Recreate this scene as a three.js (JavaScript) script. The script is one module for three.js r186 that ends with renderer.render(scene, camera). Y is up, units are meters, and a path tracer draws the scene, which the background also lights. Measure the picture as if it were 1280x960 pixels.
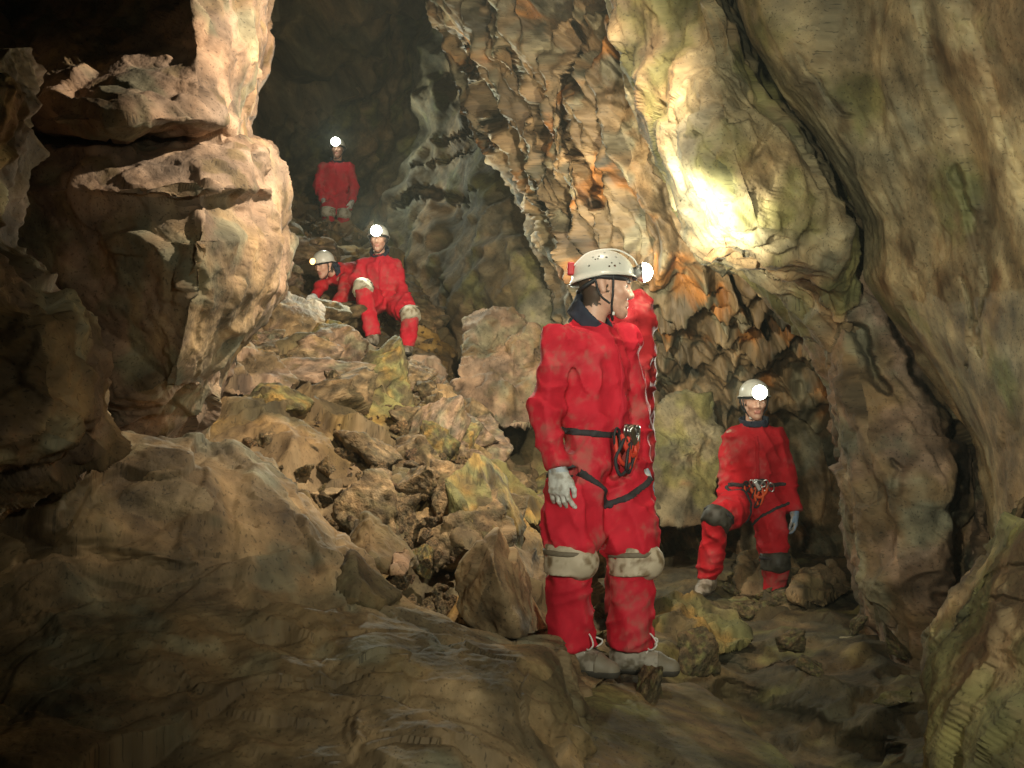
import * as THREE from 'three';
import { ConvexGeometry } from 'three/addons/geometries/ConvexGeometry.js';
import { mergeGeometries, mergeVertices, toCreasedNormals } from 'three/addons/utils/BufferGeometryUtils.js';
import { RoundedBoxGeometry } from 'three/addons/geometries/RoundedBoxGeometry.js';
import { createNoise3D } from 'simplex-noise';
import { Brush, Evaluator, SUBTRACTION } from 'three-bvh-csg';

// ---------------------------------------------------------------- camera, air, exposure
const scene = new THREE.Scene();
const FOCAL = 1159, PITCH = 5.2 * Math.PI / 180, EYE = new THREE.Vector3(0, 0.86, 0);
const camera = new THREE.PerspectiveCamera(2 * Math.atan(480 / FOCAL) * 180 / Math.PI, 4 / 3, 0.05, 80);
camera.position.copy(EYE); camera.rotation.x = PITCH;
const renderer = new THREE.WebGLRenderer({ antialias: true });
renderer.toneMapping = THREE.LinearToneMapping;
renderer.toneMappingExposure = 1.12;
renderer.shadowMap.enabled = true;
scene.background = new THREE.Color(0, 0, 0);                  // deep inside a cave: no sky
scene.fog = new THREE.FogExp2(new THREE.Color(0.86, 0.95, 0.86), 0.0025);   // damp cave air

// a point on the line of sight of a photograph pixel, d metres in front of the eye
const CP = Math.cos(PITCH), SP = Math.sin(PITCH);
function P(px, py, d) {
  const cx = (px - 640) / FOCAL, cy = (480 - py) / FOCAL, s = d / (CP - cy * SP);
  return new THREE.Vector3(cx * s, EYE.y + (cy * CP + SP) * s, -d);
}
function toPixel(x, y, z) {
  const yy = y - EYE.y, cy = yy * CP + z * SP, cz = -yy * SP + z * CP;
  return [640 + FOCAL * x / -cz, 480 - FOCAL * cy / -cz, -cz];
}

// ---------------------------------------------------------------- unseen lamps out of the frame, placed for what they light (housings built below)
const LAMPS = {
  key: { at: new THREE.Vector3(0.35, 3.3, -3.5), aim: P(420, 420, 6), power: 48, color: [1.0, 0.84, 0.64], cone: 1.12, soft: 1.2 },  // unseen, high up; lights the left rock and the slope
  fill: { at: new THREE.Vector3(0.95, 1.5, 0.45), aim: P(790, 600, 4), power: 21, color: [1.0, 0.98, 0.78], cone: .62, blend: 1 },  // unseen, behind the eye; lights the standing caver
  wash: { at: new THREE.Vector3(-0.25, 1.35, -0.3), aim: P(1170, 260, 3.8), power: 19, color: [1.0, 0.98, 0.76], cone: .68, blend: .9 },  // unseen, close to the eye; lights the right wall
};

// ---------------------------------------------------------------- helpers
function mulberry(a) { return () => { a |= 0; a = a + 0x6D2B79F5 | 0; let t = Math.imul(a ^ a >>> 15, 1 | a); t = t + Math.imul(t ^ t >>> 7, 61 | t) ^ t; return ((t ^ t >>> 14) >>> 0) / 4294967296; }; }
const n3 = createNoise3D(mulberry(11)), m3 = createNoise3D(mulberry(77));
const lerp = (a, b, t) => a + (b - a) * t, clamp = (x, a = 0, b = 1) => x < a ? a : x > b ? b : x;
const smooth = (a, b, x) => { const t = clamp((x - a) / (b - a)); return t * t * (3 - 2 * t); };
function fbm(x, y, z, o = 4, f = n3) { let s = 0, a = .5; for (let i = 0; i < o; i++) { s += a * f(x, y, z); x = x * 2.03 + 3.1; y = y * 2.03 + 1.7; z = z * 2.03 - 2.3; a *= .5; } return s; }
function ridged(x, y, z, o = 4) { let s = 0, a = .5, w = 1; for (let i = 0; i < o; i++) { let v = 1 - Math.abs(n3(x, y, z)); v *= v * w; w = clamp(v * 1.6); s += a * v; x = x * 2.1 + 5.2; y = y * 2.1 + 1.3; z = z * 2.1 + 2.8; a *= .5; } return s; }
const CELLS = (() => { const r = mulberry(303), t = new Float32Array(4096 * 7); for (let i = 0; i < t.length; i++) t[i] = r(); return t; })();
// broken rock: every cell of a warped cell pattern is a tilted plane of its own
function facet(x, y, z, tilt = 1) {
  const w0 = n3(x * .9, y * .9, z * .9), w1 = n3(y * .9 + 7, z * .9, x * .9);
  const wx = x + .3 * w0, wy = y + .3 * w1, wz = z + .2 * (w0 - w1);
  const ci = Math.floor(wx), cj = Math.floor(wy), ck = Math.floor(wz);
  let d1 = 9, d2 = 9, v1 = 0, v2 = 0;
  for (let i = ci - 1; i <= ci + 1; i++) for (let j = cj - 1; j <= cj + 1; j++) for (let k = ck - 1; k <= ck + 1; k++) {
    let h = Math.imul(i, 374761393) ^ Math.imul(j, 668265263) ^ Math.imul(k, 1274126177); h = Math.imul(h ^ h >>> 13, 1103515245); h = ((h ^ h >>> 16) & 4095) * 7;
    const sx = wx - i - CELLS[h], sy = wy - j - CELLS[h + 1], sz = wz - k - CELLS[h + 2], d = sx * sx + sy * sy + sz * sz;
    if (d < d2) {
      const v = CELLS[h + 3] - .5 + tilt * ((CELLS[h + 4] - .5) * sx + (CELLS[h + 5] - .5) * sy + (CELLS[h + 6] - .5) * sz) * 1.6;
      if (d < d1) { d2 = d1; v2 = v1; d1 = d; v1 = v; } else { d2 = d; v2 = v; }
    }
  }
  const e = Math.sqrt(d2) - Math.sqrt(d1), w = .5 + .5 * smooth(0, .07, e);
  return v1 * w + v2 * (1 - w) - .06 * (1 - smooth(0, .04, e));
}
const names = new Map();
function numbered(n) { const k = names.get(n) || 0; names.set(n, k + 1); return k ? n + '_' + String(k).padStart(3, '0') : n; }
function tag(o, label, category, group) { o.userData.label = label; o.userData.category = category; if (group) o.userData.group = group; return o; }
function mesh(name, geo, mat, parent) {
  const m = new THREE.Mesh(geo, mat); m.name = parent ? name : numbered(name); m.castShadow = m.receiveShadow = true;
  (parent || scene).add(m); return m;
}

// ---------------------------------------------------------------- textures and materials (grain only)
function grainTexture(size, fn, srgb) {
  const data = new Uint8Array(size * size * 4), c = [0, 0, 0];
  for (let j = 0; j < size; j++) for (let i = 0; i < size; i++) {
    fn(i / size, j / size, c); const o = (j * size + i) * 4;
    data[o] = clamp(c[0]) * 255; data[o + 1] = clamp(c[1]) * 255; data[o + 2] = clamp(c[2]) * 255; data[o + 3] = 255;
  }
  const t = new THREE.DataTexture(data, size, size, THREE.RGBAFormat); t.wrapS = t.wrapT = THREE.RepeatWrapping;
  t.magFilter = THREE.LinearFilter; t.minFilter = THREE.LinearMipmapLinearFilter; t.generateMipmaps = true; if (srgb) t.colorSpace = THREE.SRGBColorSpace; t.needsUpdate = true; return t;
}
function lattice(u, v, n, s) {                 // value noise, n cells round, wrapping
  const x = u * n, y = v * n, i = Math.floor(x), j = Math.floor(y), fx = x - i, fy = y - j, a = fx * fx * (3 - 2 * fx), b = fy * fy * (3 - 2 * fy);
  const g = (p, q) => CELLS[(Math.imul((p % n) * 73856093 ^ (q % n) * 19349663 ^ s * 83492791, 1103515245) >>> 12) & 16383];
  return lerp(lerp(g(i, j), g(i + 1, j), a), lerp(g(i, j + 1), g(i + 1, j + 1), a), b) * 2 - 1;
}
function tiled(u, v, n, s, o) { let r = 0, a = .5; for (let i = 0; i < o; i++) { r += a * lattice(u, v, n, s + i); n *= 2; a *= .58; } return r; }
const rockGrain = grainTexture(1024, (u, v, c) => {
  const a = tiled(u, v, 7, 1, 6), c2 = tiled(u, v, 4, 30, 3), s = lattice(u, v, 170, 50);
  const k = .80 + .42 * a + (s > .7 ? -.2 : 0); c[0] = k * (1 + .06 * c2); c[1] = k * (1 - .01 * c2); c[2] = k * (.98 - .09 * c2);
}, true);
const rockBump = grainTexture(1024, (u, v, c) => {
  const a = tiled(u, v, 9, 60, 6), b = 1 - Math.abs(tiled(u, v, 16, 80, 3)) * 2; c[0] = c[1] = c[2] = .46 + .42 * a + .1 * b;
});
const clothBump = grainTexture(512, (u, v, c) => { c[0] = c[1] = c[2] = .5 + .25 * tiled(u, v, 24, 90, 3) + .12 * Math.sin(u * 512 * Math.PI / 2) * Math.sin(v * 512 * Math.PI / 2); });
function rockMaterial(rough = .82, bump = .02) {
  return new THREE.MeshStandardMaterial({ vertexColors: true, map: rockGrain, bumpMap: rockBump, bumpScale: bump, roughness: rough, side: THREE.DoubleSide });
}
const M = {
  rock: rockMaterial(.88), damp: rockMaterial(.78, .018), flow: rockMaterial(.68, .014),
};
const plain = (r, g, b, rough = .7, o = {}) => new THREE.MeshStandardMaterial({ color: new THREE.Color(r, g, b), roughness: rough, ...o });

// ---------------------------------------------------------------- rock tones (dry limestone, mud, calcite, ochre)
const TONE = {
  tan: [0.400, 0.276, 0.148], pink: [.40, .27, .185], brown: [0.250, 0.170, 0.088], mud: [0.170, 0.131, 0.064], grey: [0.270, 0.238, 0.152], dark: [0.115, 0.097, 0.056],
  ochre: [0.400, 0.252, 0.072], calcite: [0.620, 0.524, 0.336], olive: [0.260, 0.242, 0.096], orange: [0.500, 0.213, 0.056], pale: [0.500, 0.407, 0.240],
};
const mixTone = (a, b, t) => [lerp(a[0], b[0], t), lerp(a[1], b[1], t), lerp(a[2], b[2], t)];
function toneMix(list) {               // [tone, frequency, threshold, softness, seed] laid over one another in patches
  return (x, y, z) => {
    let c = list[0]; const g0 = fbm(x * 7, y * 7, z * 7, 4, m3);
    for (let i = 1; i < list.length; i++) {
      const [t, fr, th, so, sd] = list[i];
      const v = fbm(x * fr + sd, y * fr * .8 - sd, z * fr + sd * .5, 3, m3) + .2 * g0;
      c = mixTone(c, TONE[t], smooth(th - so, th + so, v));
    }
    const g = 1 + .24 * g0;
    return [c[0] * g, c[1] * g, c[2] * g];
  };
}
const T = (base, ...l) => toneMix([TONE[base], ...l]);

// ---------------------------------------------------------------- rock sheets: a net of points, splined, then roughened
let sharp = 0;                          // 0: rounded through the net's points, 1: flat faces between them
function cr(a, b, c, d, t) { return sharp ? lerp(curve(a, b, c, d, t), lerp(b, c, t), sharp) : curve(a, b, c, d, t); }
function curve(a, b, c, d, t) { const t2 = t * t, t3 = t2 * t; return .5 * (2 * b + (c - a) * t + (2 * a - 5 * b + 4 * c - d) * t2 + (3 * b - a - 3 * c + d) * t3); }
function sheet(name, net, nu, nv, o) {
  sharp = o.sharp ?? 0;
  const R = net.length, C = net[0].length, pts = net.map(r => r.map(q => q.isVector3 ? q : P(...q)));
  const N = (nu + 1) * (nv + 1), pos = new Float32Array(N * 3), row = new Float32Array(C * 3);
  const at = (i, n) => Math.max(0, Math.min(n - 1, i));
  // points of the net are spread so that the cells of the mesh come out about even
  const spread = (n, m, len) => { const w = []; let t = 0; for (let i = 0; i < n - 1; i++) { let l = 0; for (let k = 0; k < m; k++) l += len(i, k); w.push(t += Math.pow(l / m, .75)); } return x => { const q = x * t; let i = 0; while (i < n - 2 && w[i] < q) i++; const a = i ? w[i - 1] : 0; return i + clamp((q - a) / (w[i] - a)); }; };
  const su = spread(C, R, (i, k) => pts[k][i].distanceTo(pts[k][i + 1]) * (pts[k][i].z > -3.6 && i === 0 ? .5 : 1)), sv = spread(R, C, (j, k) => pts[j][k].distanceTo(pts[j + 1][k]));
  for (let j = 0; j <= nv; j++) {
    const y = sv(j / nv), yi = Math.min(R - 2, Math.floor(y)), ty = y - yi;
    for (let c = 0; c < C; c++) for (let k = 0; k < 3; k++) {
      const g = r => pts[at(r, R)][c].getComponent(k); row[c * 3 + k] = cr(g(yi - 1), g(yi), g(yi + 1), g(yi + 2), ty);
    }
    for (let i = 0; i <= nu; i++) {
      const x = su(i / nu), xi = Math.min(C - 2, Math.floor(x)), tx = x - xi;
      for (let k = 0; k < 3; k++) pos[(j * (nu + 1) + i) * 3 + k] = cr(row[at(xi - 1, C) * 3 + k], row[at(xi, C) * 3 + k], row[at(xi + 1, C) * 3 + k], row[at(xi + 2, C) * 3 + k], tx);
    }
  }
  const idx = new Uint32Array(nu * nv * 6); let q = 0;
  for (let j = 0; j < nv; j++) for (let i = 0; i < nu; i++) { const a = j * (nu + 1) + i, b = a + 1, c = a + nu + 1, d = c + 1; idx[q++] = a; idx[q++] = b; idx[q++] = d; idx[q++] = a; idx[q++] = d; idx[q++] = c; }
  const geo = new THREE.BufferGeometry(); geo.setAttribute('position', new THREE.BufferAttribute(pos, 3)); geo.setIndex(new THREE.BufferAttribute(idx, 1));
  geo.computeVertexNormals(); const broad = geo.attributes.normal.array.slice();
  const gap = new Float32Array(N); for (let j = 0; j <= nv; j++) for (let i = 0; i <= nu; i++) { const v = j * (nu + 1) + i, u = i ? v - 1 : v + 1, w = j ? v - nu - 1 : v + nu + 1; gap[v] = Math.max(Math.hypot(pos[v * 3] - pos[u * 3], pos[v * 3 + 1] - pos[u * 3 + 1], pos[v * 3 + 2] - pos[u * 3 + 2]), Math.hypot(pos[v * 3] - pos[w * 3], pos[v * 3 + 1] - pos[w * 3 + 1], pos[v * 3 + 2] - pos[w * 3 + 2])); }
  roughen(geo, { ...o, gap }); boxMap(geo, broad);
  const m = mesh(name, geo, o.mat || M.rock); m.userData.kind = 'structure'; return m;
}
// grain in metres, laid on along the axis that each part of the surface mostly faces
function boxMap(geo, broad) {
  const p = geo.attributes.position.array, nm = geo.attributes.normal.array, c = geo.attributes.color.array, ix = geo.index.array, N = p.length / 3, made = new Int32Array(N * 3).fill(-1), from = [], side = [], out = new Uint32Array(ix.length);
  for (let t = 0; t < ix.length; t += 3) {
    let x = 0, y = 0, z = 0; for (let k = 0; k < 3; k++) { const v = ix[t + k] * 3; x += broad[v]; y += broad[v + 1]; z += broad[v + 2]; } x = Math.abs(x); y = Math.abs(y); z = Math.abs(z);
    const a = x > y ? (x > z ? 0 : 2) : (y > z ? 1 : 2); for (let k = 0; k < 3; k++) { const key = ix[t + k] * 3 + a; if (made[key] < 0) { made[key] = from.length; from.push(ix[t + k]); side.push(a); } out[t + k] = made[key]; }
  }
  const M2 = from.length, P2 = new Float32Array(M2 * 3), N2 = new Float32Array(M2 * 3), C2 = new Float32Array(M2 * 3), U2 = new Float32Array(M2 * 2), q = .92;
  for (let i = 0; i < M2; i++) { const v = from[i] * 3; for (let k = 0; k < 3; k++) { P2[i * 3 + k] = p[v + k]; N2[i * 3 + k] = nm[v + k]; C2[i * 3 + k] = c[v + k]; } const a = side[i], u = a === 0 ? p[v + 2] : p[v], w = a === 1 ? p[v + 2] : p[v + 1]; U2[i * 2] = (u * .96 + w * .28) * q; U2[i * 2 + 1] = (w * .96 - u * .28) * q; }
  for (const [k, d, n] of [['position', P2, 3], ['normal', N2, 3], ['color', C2, 3], ['uv', U2, 2]]) geo.setAttribute(k, new THREE.BufferAttribute(d, n)); geo.setIndex(new THREE.BufferAttribute(out, 1));
}
// displace a smooth geometry: broad swells, streaks along a grain, broken facets, fine relief, traced clefts and ledges
function roughen(geo, o) {
  const p = geo.attributes.position.array, nm = geo.attributes.normal.array, N = p.length / 3, col = new Float32Array(N * 3);
  const [A, B, Cc] = o.amp, dir = o.dir ? new THREE.Vector3(...o.dir).normalize() : null, st = o.stretch ?? .35, fs = o.facet, sd = o.seed || 0, tone = o.tone;
  const fscale = o.freq ?? 1, fs2 = o.facet2;
  // facing: normals point to the eye's side
  let s = 0; for (let i = 0; i < N; i += 17) s += nm[i * 3] * (EYE.x - p[i * 3]) + nm[i * 3 + 1] * (EYE.y + .5 - p[i * 3 + 1]) + nm[i * 3 + 2] * (EYE.z - p[i * 3 + 2]);
  const sign = o.outward ? 1 : (s < 0 ? -1 : 1);
  const out = new Float32Array(N * 3);
  for (let i = 0; i < N; i++) {
    const x = p[i * 3], y = p[i * 3 + 1], z = p[i * 3 + 2];
    let qx = x + sd, qy = y, qz = z - sd;
    if (dir) { const k = (x * dir.x + y * dir.y + z * dir.z) * (st - 1); qx += k * dir.x; qy += k * dir.y; qz += k * dir.z; }
    qx *= fscale; qy *= fscale; qz *= fscale;
    const ga = o.gap ? o.gap[i] : 0, fine = ga ? clamp(.022 / ga) : 1, mid = ga ? clamp(.05 / ga) : 1;
    let h = A * fbm(qx * .8, qy * .8, qz * .8, 3) * 1.6 + mid * B * (ridged(qx * 1.9, qy * 1.9, qz * 1.9, 4) - .45) * 1.5 + fine * fine * Cc * fbm(qx * 9, qy * 9, qz * 9, 5) * 1.5;
    if (fs) h += mid * fs[1] * facet((x + sd) / fs[0], y / fs[0], z / fs[0], fs[2] ?? 1);
    if (fs2) h += mid * fs2[1] * facet((qx + 40) / fs2[0], qy / fs2[0], qz / fs2[0], 1);
    if (o.beds) { const [sp, am, bx, by, bz] = o.beds, t = (x * bx + y * by + z * bz) / sp + 1.1 * n3(x * .7, y * .7, z * .7) + .25 * n3(x * 3, y * 3, z * 3), i0 = Math.floor(t), f = t - i0, k = CELLS[(i0 & 1023) * 7]; h += mid * am * (.4 + k) * ((f < .82 ? f / .82 : (1 - f) / .18) - .5) * smooth(-.45, .1, n3(x * 1.3 + i0 * 3.7, y * 1.3, z * 1.3)); }
    let along = 0;
    if (o.marks) {
      const [px, py] = toPixel(x, y, z), wob = 5 * n3(x * 5, y * 5, z * 5) + 3 * n3(x * 17, y * 17, z * 17);
      for (const g of o.marks) {
        if (px < g.box[0] || px > g.box[1] || py < g.box[2] || py > g.box[3]) continue;
        let best = 1e9, sgn = 1, run = 0;
        for (let k = 0; k + 1 < g.pts.length; k++) {
          const a = g.pts[k], b = g.pts[k + 1], ux = b[0] - a[0], uy = b[1] - a[1], t = clamp(((px - a[0]) * ux + (py - a[1]) * uy) / (ux * ux + uy * uy));
          const ww = lerp(a[2] ?? g.w, b[2] ?? g.w, t), dd = Math.hypot(px - a[0] - t * ux, py - a[1] - t * uy) + wob * Math.min(1, ww / 8) * .8; if (dd / ww < best) { best = dd / ww; run = (k + t) / (g.pts.length - 1); sgn = ux * (py - a[1]) - uy * (px - a[0]) + wob * .5 * Math.hypot(ux, uy); }
        }
        if (g.step) { if (sgn > 0) h += g.depth * Math.sin(Math.PI * run) * (1 - smooth(.2, 1, best)); }
        else along += g.depth * (1 - smooth(g.soft ?? .55, 1, best));
      }
    }
    const hx = nm[i * 3] * sign * h, hy = nm[i * 3 + 1] * sign * h, hz = nm[i * 3 + 2] * sign * h;
    let ex = 0, ey = 0, ez = 0;
    if (along) { ex = x - EYE.x; ey = y - EYE.y; ez = z - EYE.z; const l = along / Math.hypot(ex, ey, ez); ex *= l; ey *= l; ez *= l; }
    out[i * 3] = x + hx + ex; out[i * 3 + 1] = y + hy + ey; out[i * 3 + 2] = z + hz + ez;
    const c = tone(x + sd * .3, y, z); col[i * 3] = c[0]; col[i * 3 + 1] = c[1]; col[i * 3 + 2] = c[2];
  }
  geo.setAttribute('position', new THREE.BufferAttribute(out, 3)); geo.setAttribute('color', new THREE.BufferAttribute(col, 3)); geo.computeVertexNormals();
}
const mark = (depth, w, pts, soft) => { const m = Math.max(w, ...pts.map(p => p[2] || 0)) + 14, xs = pts.map(p => p[0]), ys = pts.map(p => p[1]); return { depth, w, pts, soft, box: [Math.min(...xs) - m, Math.max(...xs) + m, Math.min(...ys) - m, Math.max(...ys) + m] }; };

const ledge = (height, w, pts) => ({ ...mark(height, w, pts), step: true });     // the rock on the right of the line stands higher
// a single block of rock: the hull of its corners, worn and chipped
const ico = new Map();
function sphereDirs(detail) { if (!ico.has(detail)) { const g = mergeVertices(new THREE.IcosahedronGeometry(1, detail).deleteAttribute('uv').deleteAttribute('normal')); ico.set(detail, g); } return ico.get(detail); }
function hullGeometry(points, detail, o = {}) {
  const c = points.reduce((a, b) => a.add(b), new THREE.Vector3()).multiplyScalar(1 / points.length), planes = [];
  const hg = new ConvexGeometry(points), hp = hg.attributes.position, a = new THREE.Vector3(), b = new THREE.Vector3(), d = new THREE.Vector3();
  for (let i = 0; i < hp.count; i += 3) { a.fromBufferAttribute(hp, i); b.fromBufferAttribute(hp, i + 1).sub(a); d.fromBufferAttribute(hp, i + 2).sub(a); const n = b.clone().cross(d).normalize(); planes.push([n, n.dot(a.clone().sub(c))]); }
  const g = sphereDirs(detail).clone(), p = g.attributes.position; let size = 0;
  for (const q of points) size = Math.max(size, q.distanceTo(c));
  const k = o.edge ?? 26;
  for (let i = 0; i < p.count; i++) {
    a.fromBufferAttribute(p, i); let s = 0; for (const [n, dist] of planes) { const t = n.dot(a) / Math.max(dist, 1e-3) * size; if (t > 0) s += Math.pow(t, k); }
    const r = size / Math.pow(s, 1 / k); p.setXYZ(i, c.x + a.x * r, c.y + a.y * r, c.z + a.z * r);
  }
  g.computeVertexNormals(); const broad = g.attributes.normal.array.slice();
  roughen(g, { outward: true, amp: o.amp || [.02, .03, .012], facet: o.facet || [.16, .022], tone: o.tone, seed: o.seed || 3, dir: o.dir, stretch: o.stretch }); boxMap(g, broad);
  return g;
}
function based(name, geo, mat) {            // a thing whose origin is its base
  geo.computeBoundingBox(); const b = geo.boundingBox, x = (b.min.x + b.max.x) / 2, y = b.min.y, z = (b.min.z + b.max.z) / 2;
  geo.translate(-x, -y, -z); const m = mesh(name, geo, mat); m.position.set(x, y, z); return m;
}
function block(name, pts, label, o = {}) {
  const g = hullGeometry(pts.map(q => q.isVector3 ? q : P(...q)), o.detail ?? 26, o);
  return tag(based(name, g, o.mat || M.rock), label, o.category || 'boulder', o.group);
}

// ================================================================ THE CAVE
const tLeft = T('pink', ['tan', 1.1, .15, .25, 3], ['grey', 2.2, .25, .15, 9], ['brown', 3.5, .3, .1, 17]);
const tSlope = T('brown', ['ochre', .7, .15, .3, 5], ['tan', 1.6, .22, .25, 12], ['mud', 1.3, .05, .25, 31]);
const tBack = T('grey', ['tan', .5, 0, .3, 8], ['mud', .9, .15, .2, 2], ['olive', 1.3, .25, .15, 41]);
const tCentre = T('brown', ['tan', 1.2, -.05, .25, 6], ['orange', 1.5, .3, .12, 22], ['grey', 2.6, .22, .14, 13], ['dark', 3.2, .34, .08, 51]);
const tRight = T('pale', ['tan', .8, .1, .3, 4], ['olive', 1.4, .34, .2, 19], ['brown', 2.4, .36, .16, 33]);
const tPillar = T('brown', ['pink', 1.4, .1, .2, 7], ['grey', 2.4, .2, .15, 23]);
const tFloor = T('mud', ['brown', .9, .15, .25, 10], ['olive', 1.5, .25, .2, 27], ['dark', 2, .1, .25, 14]);
const tFore = T('brown', ['mud', .9, .1, .35, 15], ['tan', 1.3, .0, .35, 28], ['grey', 2.4, .3, .2, 36]);
const tEdge = T('olive', ['tan', 1.2, .05, .25, 16], ['brown', 2.2, .2, .2, 29]);
const tHull = T('mud', ['brown', .5, .1, .3, 1]);

// the chamber that closes everything: roof, far end and the passage behind the eye
{
  const g = mergeVertices(new THREE.IcosahedronGeometry(1, 60).deleteAttribute('uv').deleteAttribute('normal')), p = g.attributes.position, uv = new Float32Array(p.count * 2);
  for (let i = 0; i < p.count; i++) { p.setXYZ(i, p.getX(i) * 8.5, 1.8 + p.getY(i) * (p.getY(i) < 0 ? 3.2 : 6.8), -6.5 + p.getZ(i) * 13); uv[i * 2] = (p.getX(i) + p.getY(i) * .7) / 1.5; uv[i * 2 + 1] = (p.getZ(i) + p.getY(i) * .6) / 1.5; }
  g.setAttribute('uv', new THREE.BufferAttribute(uv, 2)); g.computeVertexNormals();
  roughen(g, { amp: [.5, .3, .05], facet: [1.2, .3], tone: tHull });
  mesh('cave_chamber', g, M.rock).userData.kind = 'structure';
}

// far wall, left of the middle, going round behind the slope
sheet('cave_wall_back', [
  [[120, -260, 15.5], [300, -260, 16.5], [460, -260, 15.5], [560, -260, 12.5], [650, -260, 10.8], [760, -260, 10], [860, -260, 9.6]],
  [[120, -60, 15], [300, -60, 16.2], [450, -60, 15], [545, -60, 12.6], [650, -60, 10.9], [760, -60, 9.9], [860, -60, 9.4]],
  [[120, 80, 15], [300, 80, 15.8], [440, 80, 14.6], [540, 80, 12.4], [640, 90, 10.8], [760, 90, 9.8], [860, 80, 9.3]],
  [[120, 180, 14.5], [300, 180, 15.2], [450, 180, 14], [540, 180, 12], [640, 190, 10.2], [760, 180, 9.5], [860, 180, 9.2]],
  [[120, 280, 14.2], [300, 280, 14.6], [450, 280, 13.2], [545, 280, 11.5], [640, 280, 9.6], [760, 280, 9.2], [860, 280, 9]],
  [[120, 380, 14], [300, 380, 14], [450, 380, 12.4], [550, 380, 10.9], [640, 370, 9.1], [760, 380, 8.9], [870, 380, 8.8]],
  [[120, 500, 14], [300, 500, 13.6], [450, 500, 11.8], [555, 500, 10.3], [650, 500, 8.7], [770, 500, 8.7], [880, 500, 8.7]],
  [[120, 640, 14], [300, 640, 13], [450, 640, 11.2], [560, 640, 9.9], [660, 640, 8.5], [780, 640, 8.5], [890, 640, 8.6]],
], 240, 240, { amp: [.16, .06, .012], facet: [1.1, .05], facet2: [.5, .02], dir: [.9, -.25, .3], stretch: .45, tone: tBack, seed: 4, mat: M.rock,
  marks: [mark(.5, 4, [[545, 178, 2], [590, 160, 4], [640, 155, 3]]), mark(.35, 4, [[520, 210, 2], [570, 190, 4], [612, 185, 2]]), mark(.5, 6, [[500, 262, 2], [530, 240, 9], [575, 250, 6], [600, 240, 2]]), mark(.4, 3, [[585, 172, 2], [600, 160, 4], [607, 175, 2]])] });

// middle wall of flowstone
sheet('cave_wall_middle', [
  [[560, -240, 9.6], [535, -240, 8.2], [600, -240, 7.4], [680, -240, 7.1], [770, -240, 6.8], [870, -240, 6.6], [980, -240, 6.6], [1100, -240, 6.6]],
  [[570, -60, 9.8], [540, -60, 8.2], [600, -60, 7.5], [680, -60, 7.1], [765, -60, 6.7], [870, -60, 6.5], [980, -60, 6.5], [1100, -60, 6.6]],
  [[590, 30, 9.8], [556, 30, 8.3], [615, 30, 7.5], [685, 30, 7.0], [765, 40, 6.6], [870, 40, 6.4], [980, 40, 6.5], [1100, 40, 6.6]],
  [[630, 110, 9.8], [596, 110, 8.4], [650, 110, 7.5], [705, 110, 6.9], [775, 110, 6.4], [870, 110, 6.3], [980, 110, 6.4], [1100, 110, 6.6]],
  [[660, 190, 9.8], [626, 190, 8.4], [675, 190, 7.4], [725, 190, 6.8], [790, 190, 6.3], [880, 190, 6.2], [990, 190, 6.4], [1100, 190, 6.6]],
  [[690, 260, 9.8], [655, 260, 8.3], [700, 260, 7.3], [745, 260, 6.8], [810, 260, 6.4], [890, 260, 6.4], [990, 260, 6.5], [1100, 260, 6.7]],
  [[720, 340, 9.8], [690, 340, 8.2], [725, 340, 7.3], [770, 340, 6.9], [830, 340, 6.6], [900, 340, 6.6], [990, 340, 6.6], [1100, 340, 6.8]],
  [[730, 440, 9.8], [705, 440, 8.4], [745, 440, 7.9], [790, 440, 7.6], [850, 440, 7.5], [920, 440, 7.5], [1000, 440, 7.4], [1100, 440, 7.2]],
  [[730, 560, 9.8], [710, 560, 8.8], [750, 560, 8.5], [800, 560, 8.3], [860, 560, 8.2], [930, 560, 8.2], [1010, 560, 8.0], [1100, 560, 7.6]],
  [[730, 700, 9.8], [710, 700, 9], [750, 700, 8.8], [800, 700, 8.6], [860, 700, 8.5], [940, 700, 8.4], [1020, 700, 8.2], [1100, 700, 7.8]],
], 330, 420, { amp: [.14, .2, .03], facet: [.5, .05], facet2: [.26, .075], dir: [-.42, 1, .1], stretch: .3, tone: tCentre, seed: 9, mat: M.flow,
  marks: [mark(.45, 6, [[708, 20, 3], [700, 80, 5], [700, 140, 7], [715, 200, 6], [735, 260, 4]]), mark(.6, 10, [[560, 40, 8], [585, 90, 10], [605, 120, 9], [618, 175, 6], [622, 210, 2]]), mark(.4, 8, [[655, 230, 6], [668, 240, 9], [672, 270, 5]]), mark(.3, 5, [[640, 60, 3], [660, 140, 5], [690, 220, 4], [705, 290, 3]]), mark(.4, 5, [[905, 335, 2], [930, 370, 4], [960, 420, 3]])] });

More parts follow.
